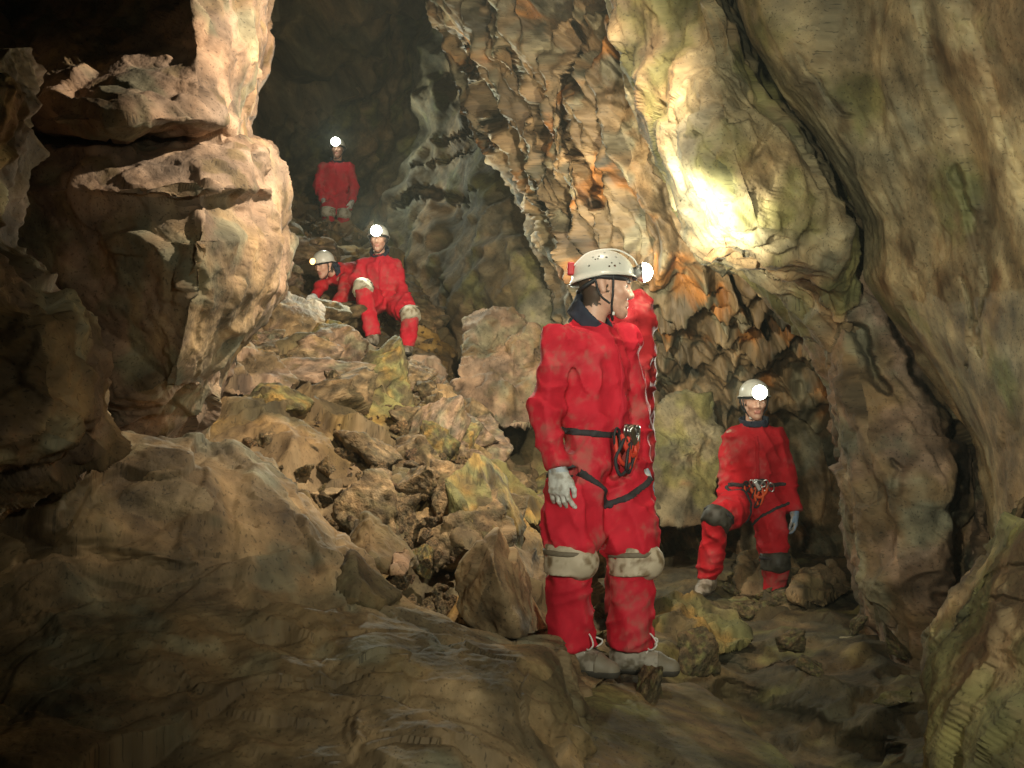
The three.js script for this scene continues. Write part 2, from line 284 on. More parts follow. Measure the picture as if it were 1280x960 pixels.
// hanging rock above the standing caver, lit by his lamp
sheet('cave_roof_overhang', [
  [[700, -200, 6.3], [740, -220, 4.9], [800, -240, 4.5], [825, -240, 4.4], [842.0, -240, 4.5], [858.0, -240, 5.25], [930, -240, 5.6]],
  [[740, -40, 6.4], [752, -60, 5.1], [820, -60, 4.7], [865, -50, 4.45], [884, -50, 4.45], [907, -50, 5.55], [985, -50, 5.95]],
  [[780, 60, 6.4], [772, 50, 5.2], [835, 50, 4.75], [890, 50, 4.5], [919, 50, 4.45], [942, 50, 5.55], [1020, 50, 5.95]],
  [[800, 140, 6.4], [798, 130, 5.0], [850, 130, 4.45], [905, 130, 4.15], [961, 130, 4.42], [984, 130, 5.52], [1062, 130, 5.92]],
  [[830, 210, 6.3], [825, 195, 4.6], [862, 200, 4.25], [925, 205, 4.05], [1009, 200, 4.4], [1032, 200, 5.5], [1110, 200, 5.9]],
  [[850, 262, 6.2], [848, 250, 4.55], [880, 250, 4.28], [940, 250, 4.12], [1037, 250, 4.4], [1060, 250, 5.5], [1138, 250, 5.9]],
  [[865, 300, 6.2], [866, 292, 4.55], [893, 287, 4.34], [950, 285, 4.22], [1059, 290, 4.45], [1082, 290, 5.55], [1160, 290, 5.95]],
  [[880, 325, 6.2], [884, 318, 4.65], [905, 318, 4.48], [950, 318, 4.42], [1057, 330, 4.55], [1080, 330, 5.2], [1158, 330, 5.35]],
  [[890, 330, 6.4], [890, 326, 5.6], [915, 330, 5.1], [960, 345, 4.95], [1050, 375, 4.75], [1068, 375, 5.05], [1146, 375, 5.15]],
  [[900, 335, 7.2], [905, 340, 6.7], [930, 350, 6.3], [970, 390, 5.8], [1044, 440, 5.1], [1062, 440, 5.4], [1140, 440, 5.5]],
], 300, 340, { amp: [.03, .05, .012], facet: [.4, .05], facet2: [.16, .028], sharp: .6, dir: [-.5, 1, 0], stretch: .35, tone: T('pale', ['tan', 1.3, .0, .25, 3], ['grey', 1.9, .2, .15, 14], ['olive', 1.2, .22, .2, 40]), seed: 14, mat: M.damp,
  marks: [mark(.05, 3, [[930, 325, 3], [945, 322, 3], [955, 345, 2], [990, 350, 3]]), mark(.06, 5, [[945, 120, 2], [960, 160, 5], [940, 205, 4]], .2)] });

// great smooth wall on the right, leaning over
// the right side goes on past the eye
const onward = (net, x0) => net.map(r => { const p = r.map(q => P(...q)), y = p[p.length - 1].y; return [...p, new THREE.Vector3(x0, y, -.6), new THREE.Vector3(x0 + .4, y, 1.6)]; });
sheet('cave_wall_right', onward([
  [[870.0, -260, 5.9], [849.0, -260, 4.6], [876.0, -260, 4.2], [1050, -260, 3.7], [1140, -260, 3.2], [1220, -260, 2.8], [1300, -260, 2.5], [1420, -260, 2.1]],
  [[924.0, -60, 5.9], [903.0, -60, 4.55], [930.0, -60, 4.15], [1060, -60, 3.8], [1130, -60, 3.45], [1200, -60, 3.1], [1300, -60, 2.7], [1420, -60, 2.2]],
  [[960.0, 40, 5.9], [939.0, 40, 4.5], [966.0, 40, 4.15], [1070, 40, 3.9], [1135, 40, 3.6], [1195, 40, 3.35], [1300, 40, 2.85], [1420, 40, 2.3]],
  [[1002.0, 120, 5.9], [981.0, 120, 4.5], [1008.0, 120, 4.2], [1090, 120, 3.95], [1145, 120, 3.7], [1210, 120, 3.45], [1310, 120, 2.95], [1430, 120, 2.4]],
  [[1052.0, 190, 5.9], [1031.0, 190, 4.55], [1058.0, 190, 4.25], [1120, 190, 4], [1170, 190, 3.75], [1225, 190, 3.5], [1320, 190, 3], [1430, 190, 2.4]],
  [[1098.0, 275, 5.9], [1077.0, 275, 4.65], [1104.0, 275, 4.35], [1145, 275, 4.05], [1190, 275, 3.8], [1240, 275, 3.55], [1330, 275, 3.05], [1430, 275, 2.45]],
  [[1102.0, 350, 5.9], [1081.0, 350, 4.75], [1108.0, 350, 4.4], [1150, 350, 4.1], [1195, 350, 3.85], [1245, 350, 3.55], [1330, 350, 3.05], [1430, 350, 2.45]],
  [[1150, 420, 5.9], [1128, 420, 4.8], [1145, 420, 4.4], [1170, 420, 4.1], [1205, 420, 3.85], [1250, 420, 3.55], [1330, 420, 3.05], [1430, 420, 2.45]],
  [[1200, 490, 5.9], [1175, 490, 4.75], [1188, 490, 4.35], [1205, 490, 4.05], [1230, 490, 3.8], [1265, 490, 3.55], [1330, 490, 3.05], [1430, 490, 2.45]],
  [[1250, 560, 5.8], [1222, 560, 4.6], [1228, 560, 4.2], [1240, 560, 3.95], [1258, 560, 3.75], [1285, 560, 3.5], [1340, 560, 3.05], [1430, 560, 2.45]],
  [[1270, 660, 5.6], [1240, 660, 4.5], [1246, 660, 4.1], [1255, 660, 3.9], [1268, 660, 3.7], [1295, 660, 3.45], [1345, 660, 3.0], [1430, 660, 2.4]],
  [[1275, 780, 5.4], [1250, 780, 4.4], [1255, 780, 4.0], [1262, 780, 3.8], [1275, 780, 3.6], [1300, 780, 3.35], [1350, 780, 2.95], [1430, 780, 2.35]],
], 1.95), 340, 420, { amp: [.02, .014, .006], facet: [.9, .03], sharp: .8, dir: [-.5, 1, .2], stretch: .22, tone: tRight, seed: 21, mat: M.damp,
  marks: [mark(.03, 3, [[1000, 55, 2], [1010, 80, 3], [1028, 120, 3], [1048, 145, 3], [1062, 146, 2]]), mark(-.1, 40, [[1180, -40, 30], [1215, 90, 34], [1245, 170, 26], [1270, 260, 30], [1300, 330, 40]], .1), mark(.07, 30, [[1165, 0, 18], [1185, 100, 22], [1215, 170, 26], [1240, 270, 22]], .0), mark(.06, 18, [[1200, 210, 8], [1225, 290, 14], [1240, 350, 12], [1225, 440, 8]], .1), mark(.05, 9, [[1210, 350, 5], [1222, 400, 8], [1205, 460, 5]], .2)] });

// pillar below it, pitted on its dark side
sheet('cave_pillar', [
  [[1035, 250, 6.6], [1010, 250, 5.7], [1040, 250, 5.2], [1080, 250, 5.0], [1120, 250, 5.0], [1170, 250, 5.1], [1230, 250, 5.2], [1290, 250, 5.4]],
  [[1045, 350, 6.6], [1010, 350, 5.6], [1042, 350, 5.1], [1085, 350, 4.95], [1125, 350, 5], [1170, 350, 5.15], [1230, 350, 5.3], [1290, 350, 5.5]],
  [[1050, 430, 6.6], [1018, 430, 5.5], [1048, 430, 5.05], [1088, 430, 4.9], [1130, 430, 4.95], [1180, 430, 5.15], [1235, 430, 5.3], [1290, 430, 5.5]],
  [[1070, 500, 6.6], [1040, 500, 5.4], [1062, 500, 5], [1095, 500, 4.85], [1140, 500, 4.85], [1190, 500, 5.05], [1240, 500, 5.3], [1290, 500, 5.5]],
  [[1085, 580, 6.6], [1050, 580, 5.4], [1070, 580, 4.95], [1100, 580, 4.8], [1145, 580, 4.75], [1195, 580, 4.9], [1245, 580, 5.2], [1290, 580, 5.4]],
  [[1090, 660, 6.6], [1052, 660, 5.4], [1072, 660, 4.95], [1100, 660, 4.8], [1145, 660, 4.7], [1190, 660, 4.85], [1240, 660, 5.1], [1290, 660, 5.3]],
  [[1110, 730, 6.4], [1075, 730, 5.35], [1090, 730, 4.95], [1112, 730, 4.8], [1150, 730, 4.7], [1190, 730, 4.8], [1235, 730, 5], [1290, 730, 5.2]],
  [[1120, 800, 6.2], [1085, 800, 5.3], [1098, 800, 4.95], [1118, 800, 4.8], [1150, 800, 4.7], [1190, 800, 4.75], [1235, 800, 4.9], [1290, 800, 5.1]],
  [[1120, 900, 6], [1085, 900, 5.3], [1098, 900, 4.95], [1118, 900, 4.8], [1150, 900, 4.7], [1190, 900, 4.7], [1235, 900, 4.8], [1290, 900, 5]],
], 230, 420, { amp: [.08, .07, .01], facet: [.34, .06], facet2: [.13, .012], dir: [-.25, 1, .1], stretch: .5, tone: tPillar, seed: 27, mat: M.rock,
  marks: [mark(.15, 11, [[1060, 408, 4], [1075, 415, 9], [1095, 470, 12], [1110, 490, 6]], .2), mark(.25, 14, [[1095, 355, 4], [1112, 390, 8], [1130, 430, 16], [1165, 490, 12], [1190, 520, 10]]), mark(.06, 9, [[1115, 575, 5], [1125, 590, 9], [1122, 615, 6]], .2), mark(.45, 30, [[1185, 540, 14], [1205, 600, 34], [1200, 690, 34], [1180, 760, 24]], .2)] });

// floor: near slabs, the trench at the right, and the back of the chamber
const sunk = net => net.map(r => r.map(q => { const p = P(...q); if (q[0] > 590 && q[0] < 1020 && q[2] < 4.25) p.y -= .1; return p; }));
sheet('cave_floor', sunk([
  [[-500, 1400, 1.2], [200, 1300, 1.5], [640, 1250, 1.7], [760, 1200, 1.85], [900, 1250, 1.8], [1050, 1300, 1.8], [1200, 1280, 1.8], [1500, 1250, 1.7], [1900, 1200, 1.7]],
  [[-500, 1050, 2.2], [200, 1050, 2.3], [620, 1040, 2.45], [740, 1010, 2.6], [860, 1020, 2.6], [1000, 1060, 2.6], [1160, 1060, 2.6], [1400, 1000, 2.6], [1800, 1000, 2.6]],
  [[-500, 930, 3.0], [200, 930, 3.0], [640, 950, 2.9], [740, 930, 3.0], [860, 940, 3.0], [990, 985, 3.1], [1150, 980, 3.2], [1380, 900, 3.3], [1800, 900, 3.3]],
  [[-500, 860, 3.6], [250, 860, 3.6], [650, 875, 3.4], [730, 858, 3.55], [830, 866, 3.6], [960, 925, 3.7], [1140, 915, 3.8], [1330, 850, 4], [1700, 850, 4]],
  [[-500, 820, 4.2], [300, 820, 4.1], [660, 842, 3.9], [735, 838, 3.95], [820, 846, 4.0], [940, 870, 4.2], [1120, 850, 4.4], [1300, 810, 4.6], [1700, 810, 4.6]],
  [[-400, 780, 5], [350, 790, 4.8], [670, 810, 4.5], [740, 805, 4.6], [830, 808, 4.7], [930, 830, 4.8], [1100, 812, 5], [1280, 780, 5.2], [1600, 780, 5.2]],
  [[-300, 750, 6], [420, 760, 5.6], [690, 775, 5.3], [760, 772, 5.3], [840, 770, 5.4], [930, 782, 5.5], [1080, 772, 5.6], [1250, 750, 5.8], [1550, 750, 5.8]],
  [[-200, 720, 7], [480, 735, 6.6], [710, 742, 6.3], [780, 745, 6.3], [850, 742, 6.3], [930, 752, 6.3], [1060, 742, 6.3], [1220, 730, 6.5], [1500, 730, 6.5]],
  [[0, 700, 8], [540, 705, 7.6], [720, 712, 7.4], [790, 712, 7.3], [860, 712, 7.2], [940, 712, 7.2], [1050, 708, 7.2], [1200, 705, 7.4], [1450, 705, 7.4]],
  [[200, 680, 10], [600, 680, 9.4], [740, 680, 9.2], [800, 680, 9.2], [870, 680, 9.2], [950, 680, 9.2], [1050, 680, 9.2], [1180, 680, 9.2], [1400, 680, 9.2]],
]), 360, 300, { amp: [.05, .03, .008], facet: [.5, .05], facet2: [.15, .006], tone: tFloor, seed: 31, mat: M.rock,
  marks: [mark(.25, 30, [[905, 870, 20], [960, 900, 40], [1050, 930, 40], [1120, 935, 20]], .1), mark(.12, 12, [[870, 800, 8], [930, 835, 16], [1010, 850, 10]], .2)] });

// slope of broken rock, climbing to the back left
const slopeNet = [
  [[120, 900, 3.5], [260, 880, 3.5], [380, 860, 3.6], [480, 850, 3.7], [570, 850, 3.8], [640, 850, 3.95], [700, 840, 4.2], [740, 850, 4.6]],
  [[140, 720, 4.0], [280, 720, 4.0], [400, 740, 4.05], [490, 740, 4.1], [570, 740, 4.2], [640, 750, 4.35], [700, 770, 4.6], [740, 800, 5]],
  [[160, 620, 4.6], [290, 620, 4.5], [400, 650, 4.5], [490, 660, 4.55], [570, 665, 4.65], [630, 680, 4.8], [690, 720, 5.1], [735, 770, 5.6]],
  [[180, 540, 5.3], [290, 545, 5.2], [390, 575, 5.1], [480, 595, 5.15], [555, 600, 5.25], [610, 620, 5.5], [670, 670, 5.9], [730, 740, 6.4]],
  [[200, 490, 6.2], [300, 490, 6.0], [385, 515, 6.0], [460, 530, 6.1], [530, 540, 6.3], [590, 570, 6.6], [650, 630, 7.0], [725, 710, 7.4]],
  [[220, 430, 7.2], [310, 430, 7.1], [385, 455, 7.1], [450, 475, 7.2], [515, 490, 7.4], [570, 520, 7.7], [630, 580, 8.0], [715, 680, 8.3]],
  [[240, 370, 8.6], [315, 370, 8.6], [380, 400, 8.6], [440, 430, 8.6], [500, 447, 8.8], [550, 470, 9.0], [610, 530, 9.2], [700, 640, 9.3]],
  [[260, 310, 10.4], [320, 310, 10.4], [375, 335, 10.4], [430, 362, 10.4], [490, 385, 10.4], [540, 410, 10.3], [600, 490, 10.2], [690, 600, 10.2]],
  [[280, 255, 12.4], [330, 255, 12.4], [375, 275, 12.4], [425, 292, 12.3], [480, 325, 12.0], [535, 360, 11.6], [595, 450, 11.2], [680, 570, 11]],
  [[300, 225, 14.4], [340, 225, 14.4], [380, 235, 14.4], [430, 255, 14.3], [480, 290, 14], [530, 330, 13.4], [590, 420, 13], [670, 540, 12.6]],
];
sheet('rubble_slope', slopeNet, 320, 420, { amp: [.1, .04, .012], facet: [.8, .2, 1.2], facet2: [.28, .04], tone: tSlope, seed: 38, mat: M.rock });

// leaning rock mass on the left
sheet('cave_wall_left', [
  [[-420, -260, 2.8], [-150, -260, 3.45], [30, -260, 4.6], [100, -260, 4.6], [180, -260, 4.3], [240, -260, 4], [290, -260, 4.1], [335, -260, 4.3], [345, -260, 5.3], [310, -260, 7]],
  [[-420, -60, 2.8], [-150, -60, 3.45], [0, -60, 4.8], [80, -60, 4.6], [170, -60, 4.2], [235, -60, 3.8], [285, -60, 3.95], [324, -60, 4.25], [334, -60, 5.3], [299, -60, 7]],
  [[-420, 20, 2.8], [-150, 20, 3.45], [10, 20, 4.8], [80, 20, 4.5], [170, 20, 4.2], [240, 20, 3.8], [290, 20, 3.95], [322, 20, 4.2], [332, 20, 5.3], [297, 20, 7]],
  [[-420, 60, 2.8], [-150, 60, 3.45], [20, 60, 4.4], [95, 60, 4], [180, 60, 3.85], [245, 60, 3.75], [290, 60, 3.9], [318, 60, 4.2], [328, 60, 5.3], [293, 60, 7]],
  [[-420, 110, 2.8], [-150, 110, 3.45], [30, 110, 4.1], [78, 110, 3.65], [165, 110, 3.6], [245, 110, 3.72], [285, 110, 3.9], [308, 110, 4.2], [318, 110, 5.3], [283, 110, 7]],
  [[-420, 150, 2.8], [-150, 150, 3.45], [30, 150, 3.95], [72, 150, 3.45], [160, 150, 3.42], [245, 150, 3.6], [285, 150, 3.85], [302, 150, 4.2], [312, 150, 5.3], [277, 150, 7]],
  [[-420, 172, 2.8], [-150, 172, 3.45], [30, 172, 4], [75, 172, 3.9], [165, 172, 3.95], [240, 172, 3.95], [280, 172, 4], [305, 172, 4.25], [315, 172, 5.3], [280, 172, 7]],
  [[-420, 190, 2.8], [-150, 190, 3.45], [30, 190, 3.75], [90, 190, 3.7], [170, 190, 3.8], [240, 190, 3.8], [290, 190, 3.85], [328, 190, 4.15], [338, 190, 5.3], [303, 190, 7]],
  [[-420, 235, 2.8], [-150, 235, 3.45], [30, 235, 3.6], [100, 235, 3.5], [180, 235, 3.42], [250, 235, 3.5], [300, 235, 3.7], [340, 235, 4.1], [350, 235, 5.3], [315, 235, 7]],
  [[-420, 252, 2.8], [-150, 252, 3.45], [30, 252, 3.62], [100, 252, 3.52], [185, 252, 3.47], [255, 252, 3.62], [300, 252, 3.85], [345, 252, 4.2], [355, 252, 5.3], [320, 252, 7]],
  [[-420, 300, 2.8], [-150, 300, 3.45], [30, 300, 3.75], [105, 300, 3.58], [185, 300, 3.48], [255, 300, 3.42], [300, 300, 3.7], [350, 300, 4.25], [360, 300, 5.3], [325, 300, 7]],
  [[-420, 360, 2.8], [-150, 360, 3.45], [35, 360, 3.85], [105, 360, 3.68], [180, 360, 3.56], [243, 360, 3.46], [295, 360, 3.8], [345, 360, 4.3], [355, 360, 5.3], [320, 360, 7]],
  [[-420, 430, 2.8], [-150, 430, 3.45], [45, 430, 3.95], [105, 430, 3.8], [170, 430, 3.66], [228, 430, 3.54], [265, 430, 3.8], [300, 430, 4.2], [310, 430, 5.3], [275, 430, 7]],
  [[-420, 490, 2.8], [-150, 490, 3.45], [55, 490, 4.05], [105, 490, 3.9], [160, 490, 3.78], [213, 490, 3.66], [240, 490, 3.85], [272, 490, 4.15], [282, 490, 5.3], [247, 490, 7]],
  [[-420, 510, 2.8], [-150, 510, 3.45], [55, 510, 4.15], [105, 510, 4.05], [150, 510, 4], [200, 510, 4], [230, 510, 4.1], [265, 510, 4.3], [275, 510, 5.3], [240, 510, 7]],
  [[-420, 580, 2.8], [-150, 580, 3.45], [60, 580, 4.3], [100, 580, 4.25], [140, 580, 4.25], [175, 580, 4.3], [210, 580, 4.4], [240, 580, 4.6], [250, 580, 5.3], [215, 580, 7]],
  [[-420, 680, 2.8], [-150, 680, 3.45], [60, 680, 4.5], [100, 680, 4.45], [140, 680, 4.45], [175, 680, 4.5], [210, 680, 4.6], [240, 680, 4.8], [250, 680, 5.3], [215, 680, 7]],
], 300, 440, { amp: [.04, .018, .006], facet: [.5, .06, 1.3], facet2: [.2, .02], sharp: .75, tone: tLeft, seed: 47, mat: M.rock });

// nearer knobbly rock at the left border
sheet('cave_wall_left_near', [
  [[-500, 20, 2.2], [-250, 20, 2.3], [-60, 40, 2.5], [10, 55, 2.55], [30, 60, 2.9], [10, 60, 3.6]],
  [[-500, 110, 2.1], [-250, 110, 2.2], [-60, 110, 2.4], [25, 110, 2.5], [42, 115, 2.9], [20, 115, 3.6]],
  [[-500, 190, 2.1], [-250, 190, 2.2], [-60, 180, 2.4], [15, 180, 2.5], [36, 185, 2.9], [10, 185, 3.6]],
  [[-500, 260, 2.1], [-250, 260, 2.2], [-60, 255, 2.45], [-5, 265, 2.6], [12, 270, 3.0], [-10, 265, 3.6]],
  [[-500, 330, 2.1], [-250, 330, 2.2], [-60, 330, 2.45], [10, 335, 2.6], [40, 345, 3.0], [10, 340, 3.7]],
  [[-500, 400, 2.1], [-250, 400, 2.2], [-60, 400, 2.4], [60, 395, 2.55], [92, 400, 3.0], [60, 395, 3.7]],
  [[-500, 470, 2.1], [-250, 470, 2.2], [-60, 470, 2.4], [80, 470, 2.55], [125, 480, 2.9], [90, 475, 3.7]],
  [[-500, 540, 2.1], [-250, 540, 2.2], [-60, 540, 2.4], [85, 545, 2.6], [132, 552, 3.0], [100, 550, 3.8]],
  [[-500, 600, 2.2], [-250, 600, 2.3], [-60, 600, 2.5], [30, 610, 2.8], [70, 600, 3.3], [60, 600, 4]],
  [[-500, 680, 2.3], [-250, 680, 2.4], [-60, 680, 2.7], [0, 680, 3.1], [30, 680, 3.6], [30, 680, 4.2]],
], 220, 300, { amp: [.03, .05, .012], facet: [.34, .05], facet2: [.12, .016], tone: T('pink', ['tan', 1.8, .05, .2, 12], ['brown', 2.4, .15, .2, 8], ['calcite', 3, .3, .12, 30]), seed: 52, mat: M.damp });

// bedrock in the foreground
sheet('foreground_bedrock', [
  [[-500, 1250, 1.3], [-60, 1250, 1.4], [130, 1250, 1.5], [290, 1250, 1.55], [410, 1250, 1.6], [540, 1250, 1.7], [650, 1230, 1.8], [730, 1220, 2.0], [780, 1250, 2.1]],
  [[-500, 1050, 1.9], [-60, 1050, 2.0], [130, 1050, 2.05], [290, 1050, 2.1], [410, 1050, 2.15], [540, 1050, 2.2], [650, 1040, 2.3], [725, 1040, 2.5], [770, 1080, 2.6]],
  [[-500, 940, 2.2], [-60, 940, 2.3], [130, 940, 2.4], [290, 940, 2.45], [410, 940, 2.5], [540, 935, 2.55], [645, 930, 2.65], [705, 930, 2.85], [750, 985, 2.9]],
  [[-500, 860, 2.4], [-60, 860, 2.5], [130, 860, 2.6], [290, 855, 2.7], [410, 855, 2.75], [540, 850, 2.8], [640, 850, 2.9], [698, 860, 3.1], [735, 920, 3.2]],
  [[-500, 790, 2.5], [-60, 790, 2.65], [130, 790, 2.8], [290, 785, 2.95], [410, 790, 3.0], [540, 788, 3.1], [640, 815, 3.2], [700, 812, 3.35], [735, 880, 3.45]],
  [[-500, 730, 2.6], [-60, 730, 2.8], [130, 730, 3.0], [290, 735, 3.15], [405, 745, 3.3], [520, 757, 3.4], [640, 794, 3.5], [712, 796, 3.65], [740, 860, 3.75]],
  [[-500, 650, 2.7], [-60, 650, 2.9], [120, 655, 3.15], [300, 660, 3.35], [412, 700, 3.5], [520, 762, 3.65], [640, 802, 3.75], [712, 802, 3.9], [740, 870, 4]],
  [[-500, 590, 2.8], [-60, 590, 3.0], [110, 585, 3.3], [240, 570, 3.5], [380, 655, 3.62], [520, 770, 3.8], [640, 815, 3.95], [712, 812, 4.05], [740, 880, 4.1]],
  [[-500, 545, 3], [-60, 550, 3.2], [100, 548, 3.5], [200, 545, 3.7], [312, 562, 3.8], [500, 800, 4.0], [640, 840, 4.1], [712, 850, 4.2], [740, 900, 4.2]],
  [[-500, 560, 3.6], [-60, 570, 3.8], [100, 570, 4.1], [200, 560, 4.3], [300, 620, 4.2], [480, 860, 4.1], [640, 900, 4.2], [712, 900, 4.3], [740, 950, 4.3]],
], 480, 460, { amp: [.04, .02, .007], facet: [.5, .05, 1], facet2: [.2, .014], beds: [.16, .026, -.12, .8, .55], sharp: .35, dir: [1, .15, -.2], stretch: .5, tone: tFore, seed: 61, mat: M.damp,
  marks: [ledge(.018, 60, [[0, 808], [30, 785], [70, 768], [110, 766]]), ledge(.018, 70, [[330, 728], [250, 730], [205, 738], [140, 725], [85, 705]]), ledge(.018, 60, [[150, 800], [120, 822], [60, 835]]), ledge(.018, 70, [[570, 745], [540, 740], [500, 738], [430, 765], [408, 780]]), ledge(.018, 60, [[515, 820], [470, 825], [422, 845]]), ledge(.018, 40, [[640, 948], [570, 940], [545, 950], [495, 940], [370, 957]]), ledge(.018, 50, [[480, 850], [440, 845], [380, 858], [290, 855]]), mark(-.07, 30, [[60, 650, 30], [140, 660, 34], [230, 690, 26]], .2), ledge(.018, 46, [[400, 905], [340, 905], [270, 890]])] });

// rounded rock at the right border
sheet('cave_wall_right_near', onward([
  [[1330, 560, 3.6], [1270, 610, 3.5], [1252, 636, 3.3], [1275, 640, 2.9], [1330, 630, 2.6], [1420, 620, 2.3], [1600, 600, 2.1]],
  [[1300, 640, 3.8], [1235, 690, 3.6], [1222, 690, 3.3], [1250, 700, 2.9], [1320, 700, 2.55], [1420, 700, 2.2], [1600, 700, 2.0]],
  [[1260, 720, 3.9], [1205, 735, 3.7], [1190, 730, 3.35], [1225, 740, 2.95], [1310, 750, 2.5], [1420, 760, 2.15], [1600, 760, 1.9]],
  [[1220, 800, 3.9], [1165, 790, 3.7], [1152, 790, 3.35], [1190, 800, 2.95], [1300, 820, 2.45], [1420, 840, 2.1], [1600, 840, 1.8]],
  [[1200, 860, 3.8], [1150, 850, 3.6], [1140, 850, 3.25], [1180, 865, 2.85], [1290, 900, 2.4], [1420, 920, 2], [1600, 920, 1.7]],
  [[1220, 920, 3.7], [1165, 920, 3.4], [1152, 920, 3.1], [1190, 940, 2.7], [1290, 980, 2.3], [1420, 1010, 1.9], [1600, 1010, 1.6]],
  [[1240, 1000, 3.5], [1190, 1010, 3.2], [1175, 1020, 2.9], [1205, 1040, 2.5], [1300, 1090, 2.1], [1420, 1150, 1.7], [1600, 1150, 1.4]],
], 1.8), 260, 260, { amp: [.05, .025, .008], facet: [.4, .03], facet2: [.12, .006], dir: [-.6, 1, .2], stretch: .5, tone: tEdge, seed: 66, mat: M.rock,
  marks: [mark(.05, 7, [[1210, 730, 4], [1240, 710, 8], [1290, 700, 5]], .2), mark(.05, 6, [[1180, 770, 4], [1230, 745, 6], [1290, 752, 4]], .2), mark(-.05, 12, [[1155, 790, 8], [1190, 745, 12], [1225, 690, 14], [1250, 645, 10]], .2)] });

// ================================================================ BOULDERS AND LOOSE ROCK
const tTan = T('tan', ['pink', 1.8, .1, .2, 5], ['brown', 3, .22, .15, 18]), tDull = T('brown', ['mud', 1.6, .05, .25, 7], ['tan', 2.6, .2, .2, 21]), tOlive = T('olive', ['ochre', 2, .1, .25, 9], ['mud', 2.4, .1, .2, 24]), tPink = T('pink', ['grey', 2, .1, .2, 11], ['brown', 3.4, .25, .15, 6]);
block('leaning_slab', [[600, 668, 3.75], [626, 655, 3.80], [692, 787, 4.02], [650, 797, 3.56], [617, 705, 3.54], [576, 705, 3.80], [566, 775, 3.80], [600, 800, 3.70], [620, 665, 4.20], [690, 795, 4.30], [580, 790, 4.20]], 'tall tan pointed slab leaning beside the standing caver, left side dark', { tone: T('pale', ['tan', 1.8, .05, .2, 5], ['brown', 3, .3, .15, 18]), detail: 44, seed: 2, amp: [.012, .014, .006], facet: [.26, .022], edge: 40 });  // whole slab toned paler, making up for weak light on it
block('pyramid_rock', [[403, 764, 3.28], [440, 688, 3.42], [504, 742, 3.52], [472, 764, 3.30], [448, 752, 3.20], [430, 700, 3.70], [490, 765, 3.70], [410, 770, 3.60]], 'grey brown pyramid shaped rock at the end of the foreground bedrock', { tone: tDull, detail: 34, seed: 4, amp: [.01, .012, .006], facet: [.3, .014] });
block('wedge_rock', [[426, 695, 3.80], [462, 638, 3.95], [522, 692, 4.00], [505, 716, 3.80], [480, 720, 3.75], [464, 704, 3.68], [440, 650, 4.30], [520, 705, 4.30]], 'dark wedge shaped rock with a pale sloping top edge behind the pyramid rock', { tone: tDull, detail: 30, seed: 6, amp: [.01, .02, .008], facet: [.22, .02] });
block('rounded_rock', [[485, 722, 3.70], [488, 690, 3.75], [508, 678, 3.85], [518, 700, 3.80], [508, 720, 3.68], [500, 715, 4.00]], 'small pale rounded rock against the wedge shaped rock', { tone: tTan, detail: 22, seed: 8, edge: 9, amp: [.01, .012, .006], category: 'rock' });
block('flat_boulder', [[368, 600, 4.95], [392, 574, 5.15], [432, 573, 5.25], [464, 590, 5.2], [442, 614, 4.95], [400, 624, 4.82], [373, 618, 4.88], [410, 600, 5.6], [455, 605, 5.5]], 'smooth flat topped tan boulder low on the rubble slope', { tone: tTan, detail: 32, seed: 10, edge: 12, amp: [.015, .02, .008], facet: [.3, .02] });
block('sloping_boulder', [[268, 490, 5.8], [280, 432, 6.2], [310, 428, 6.4], [350, 455, 6.3], [374, 475, 6.1], [356, 495, 5.85], [310, 497, 5.75], [300, 470, 6.8], [360, 485, 6.8]], 'angular tan boulder tucked behind the foot of the left rock mass', { tone: tTan, detail: 30, seed: 12, facet: [.3, .05] });
block('seat_boulder', [[493, 475, 8.2], [508, 444, 8.6], [545, 445, 8.7], [564, 468, 8.5], [550, 494, 8.1], [510, 496, 8.05], [530, 470, 9.2]], 'pinkish angular boulder just below the seated caver', { tone: tPink, detail: 28, seed: 14, facet: [.24, .05] });
block('split_rock', [[536, 522, 7.05], [545, 481, 7.3], [566, 484, 7.4], [574, 500, 7.3], [557, 532, 6.98], [540, 532, 7.0], [560, 500, 7.7]], 'upright split rock with a pale flat side halfway up the slope', { tone: tTan, detail: 24, seed: 16, facet: [.16, .03] });
block('wall_boulder', [[570, 450, 8.2], [586, 388, 8.7], [630, 382, 8.7], [668, 403, 8.5], [690, 470, 8.1], [670, 540, 7.7], [600, 530, 7.7], [565, 500, 8], [620, 430, 9.2], [640, 520, 9.2]], 'large rough pinkish boulder at the foot of the back wall', { tone: tPink, detail: 44, seed: 18, amp: [.06, .06, .015], facet: [.4, .09] });
block('slab_rock', [[468, 604, 5.0], [490, 578, 5.2], [540, 588, 5.25], [554, 615, 5.05], [500, 626, 4.86], [520, 600, 5.6]], 'broken brown slab among the loose rocks above the pyramid rock', { tone: tDull, detail: 26, seed: 20, facet: [.16, .04] });
block('cracked_rock', [[556, 665, 4.5], [575, 628, 4.7], [610, 638, 4.75], [624, 672, 4.55], [588, 696, 4.36], [595, 660, 5]], 'blocky brown rock just behind the tall leaning slab', { tone: tDull, detail: 26, seed: 22, facet: [.16, .03] });
block('ridge_slab', [[438, 505, 6.2], [468, 473, 6.6], [520, 508, 6.55], [578, 556, 6.35], [562, 575, 6.1], [500, 555, 6.05], [448, 525, 6.1], [520, 540, 6.9]], 'long smooth yellowish slab lying down the slope, the upper one of two', { tone: tOlive, detail: 34, seed: 24, edge: 10, facet: [.4, .05], amp: [.03, .04, .012] });
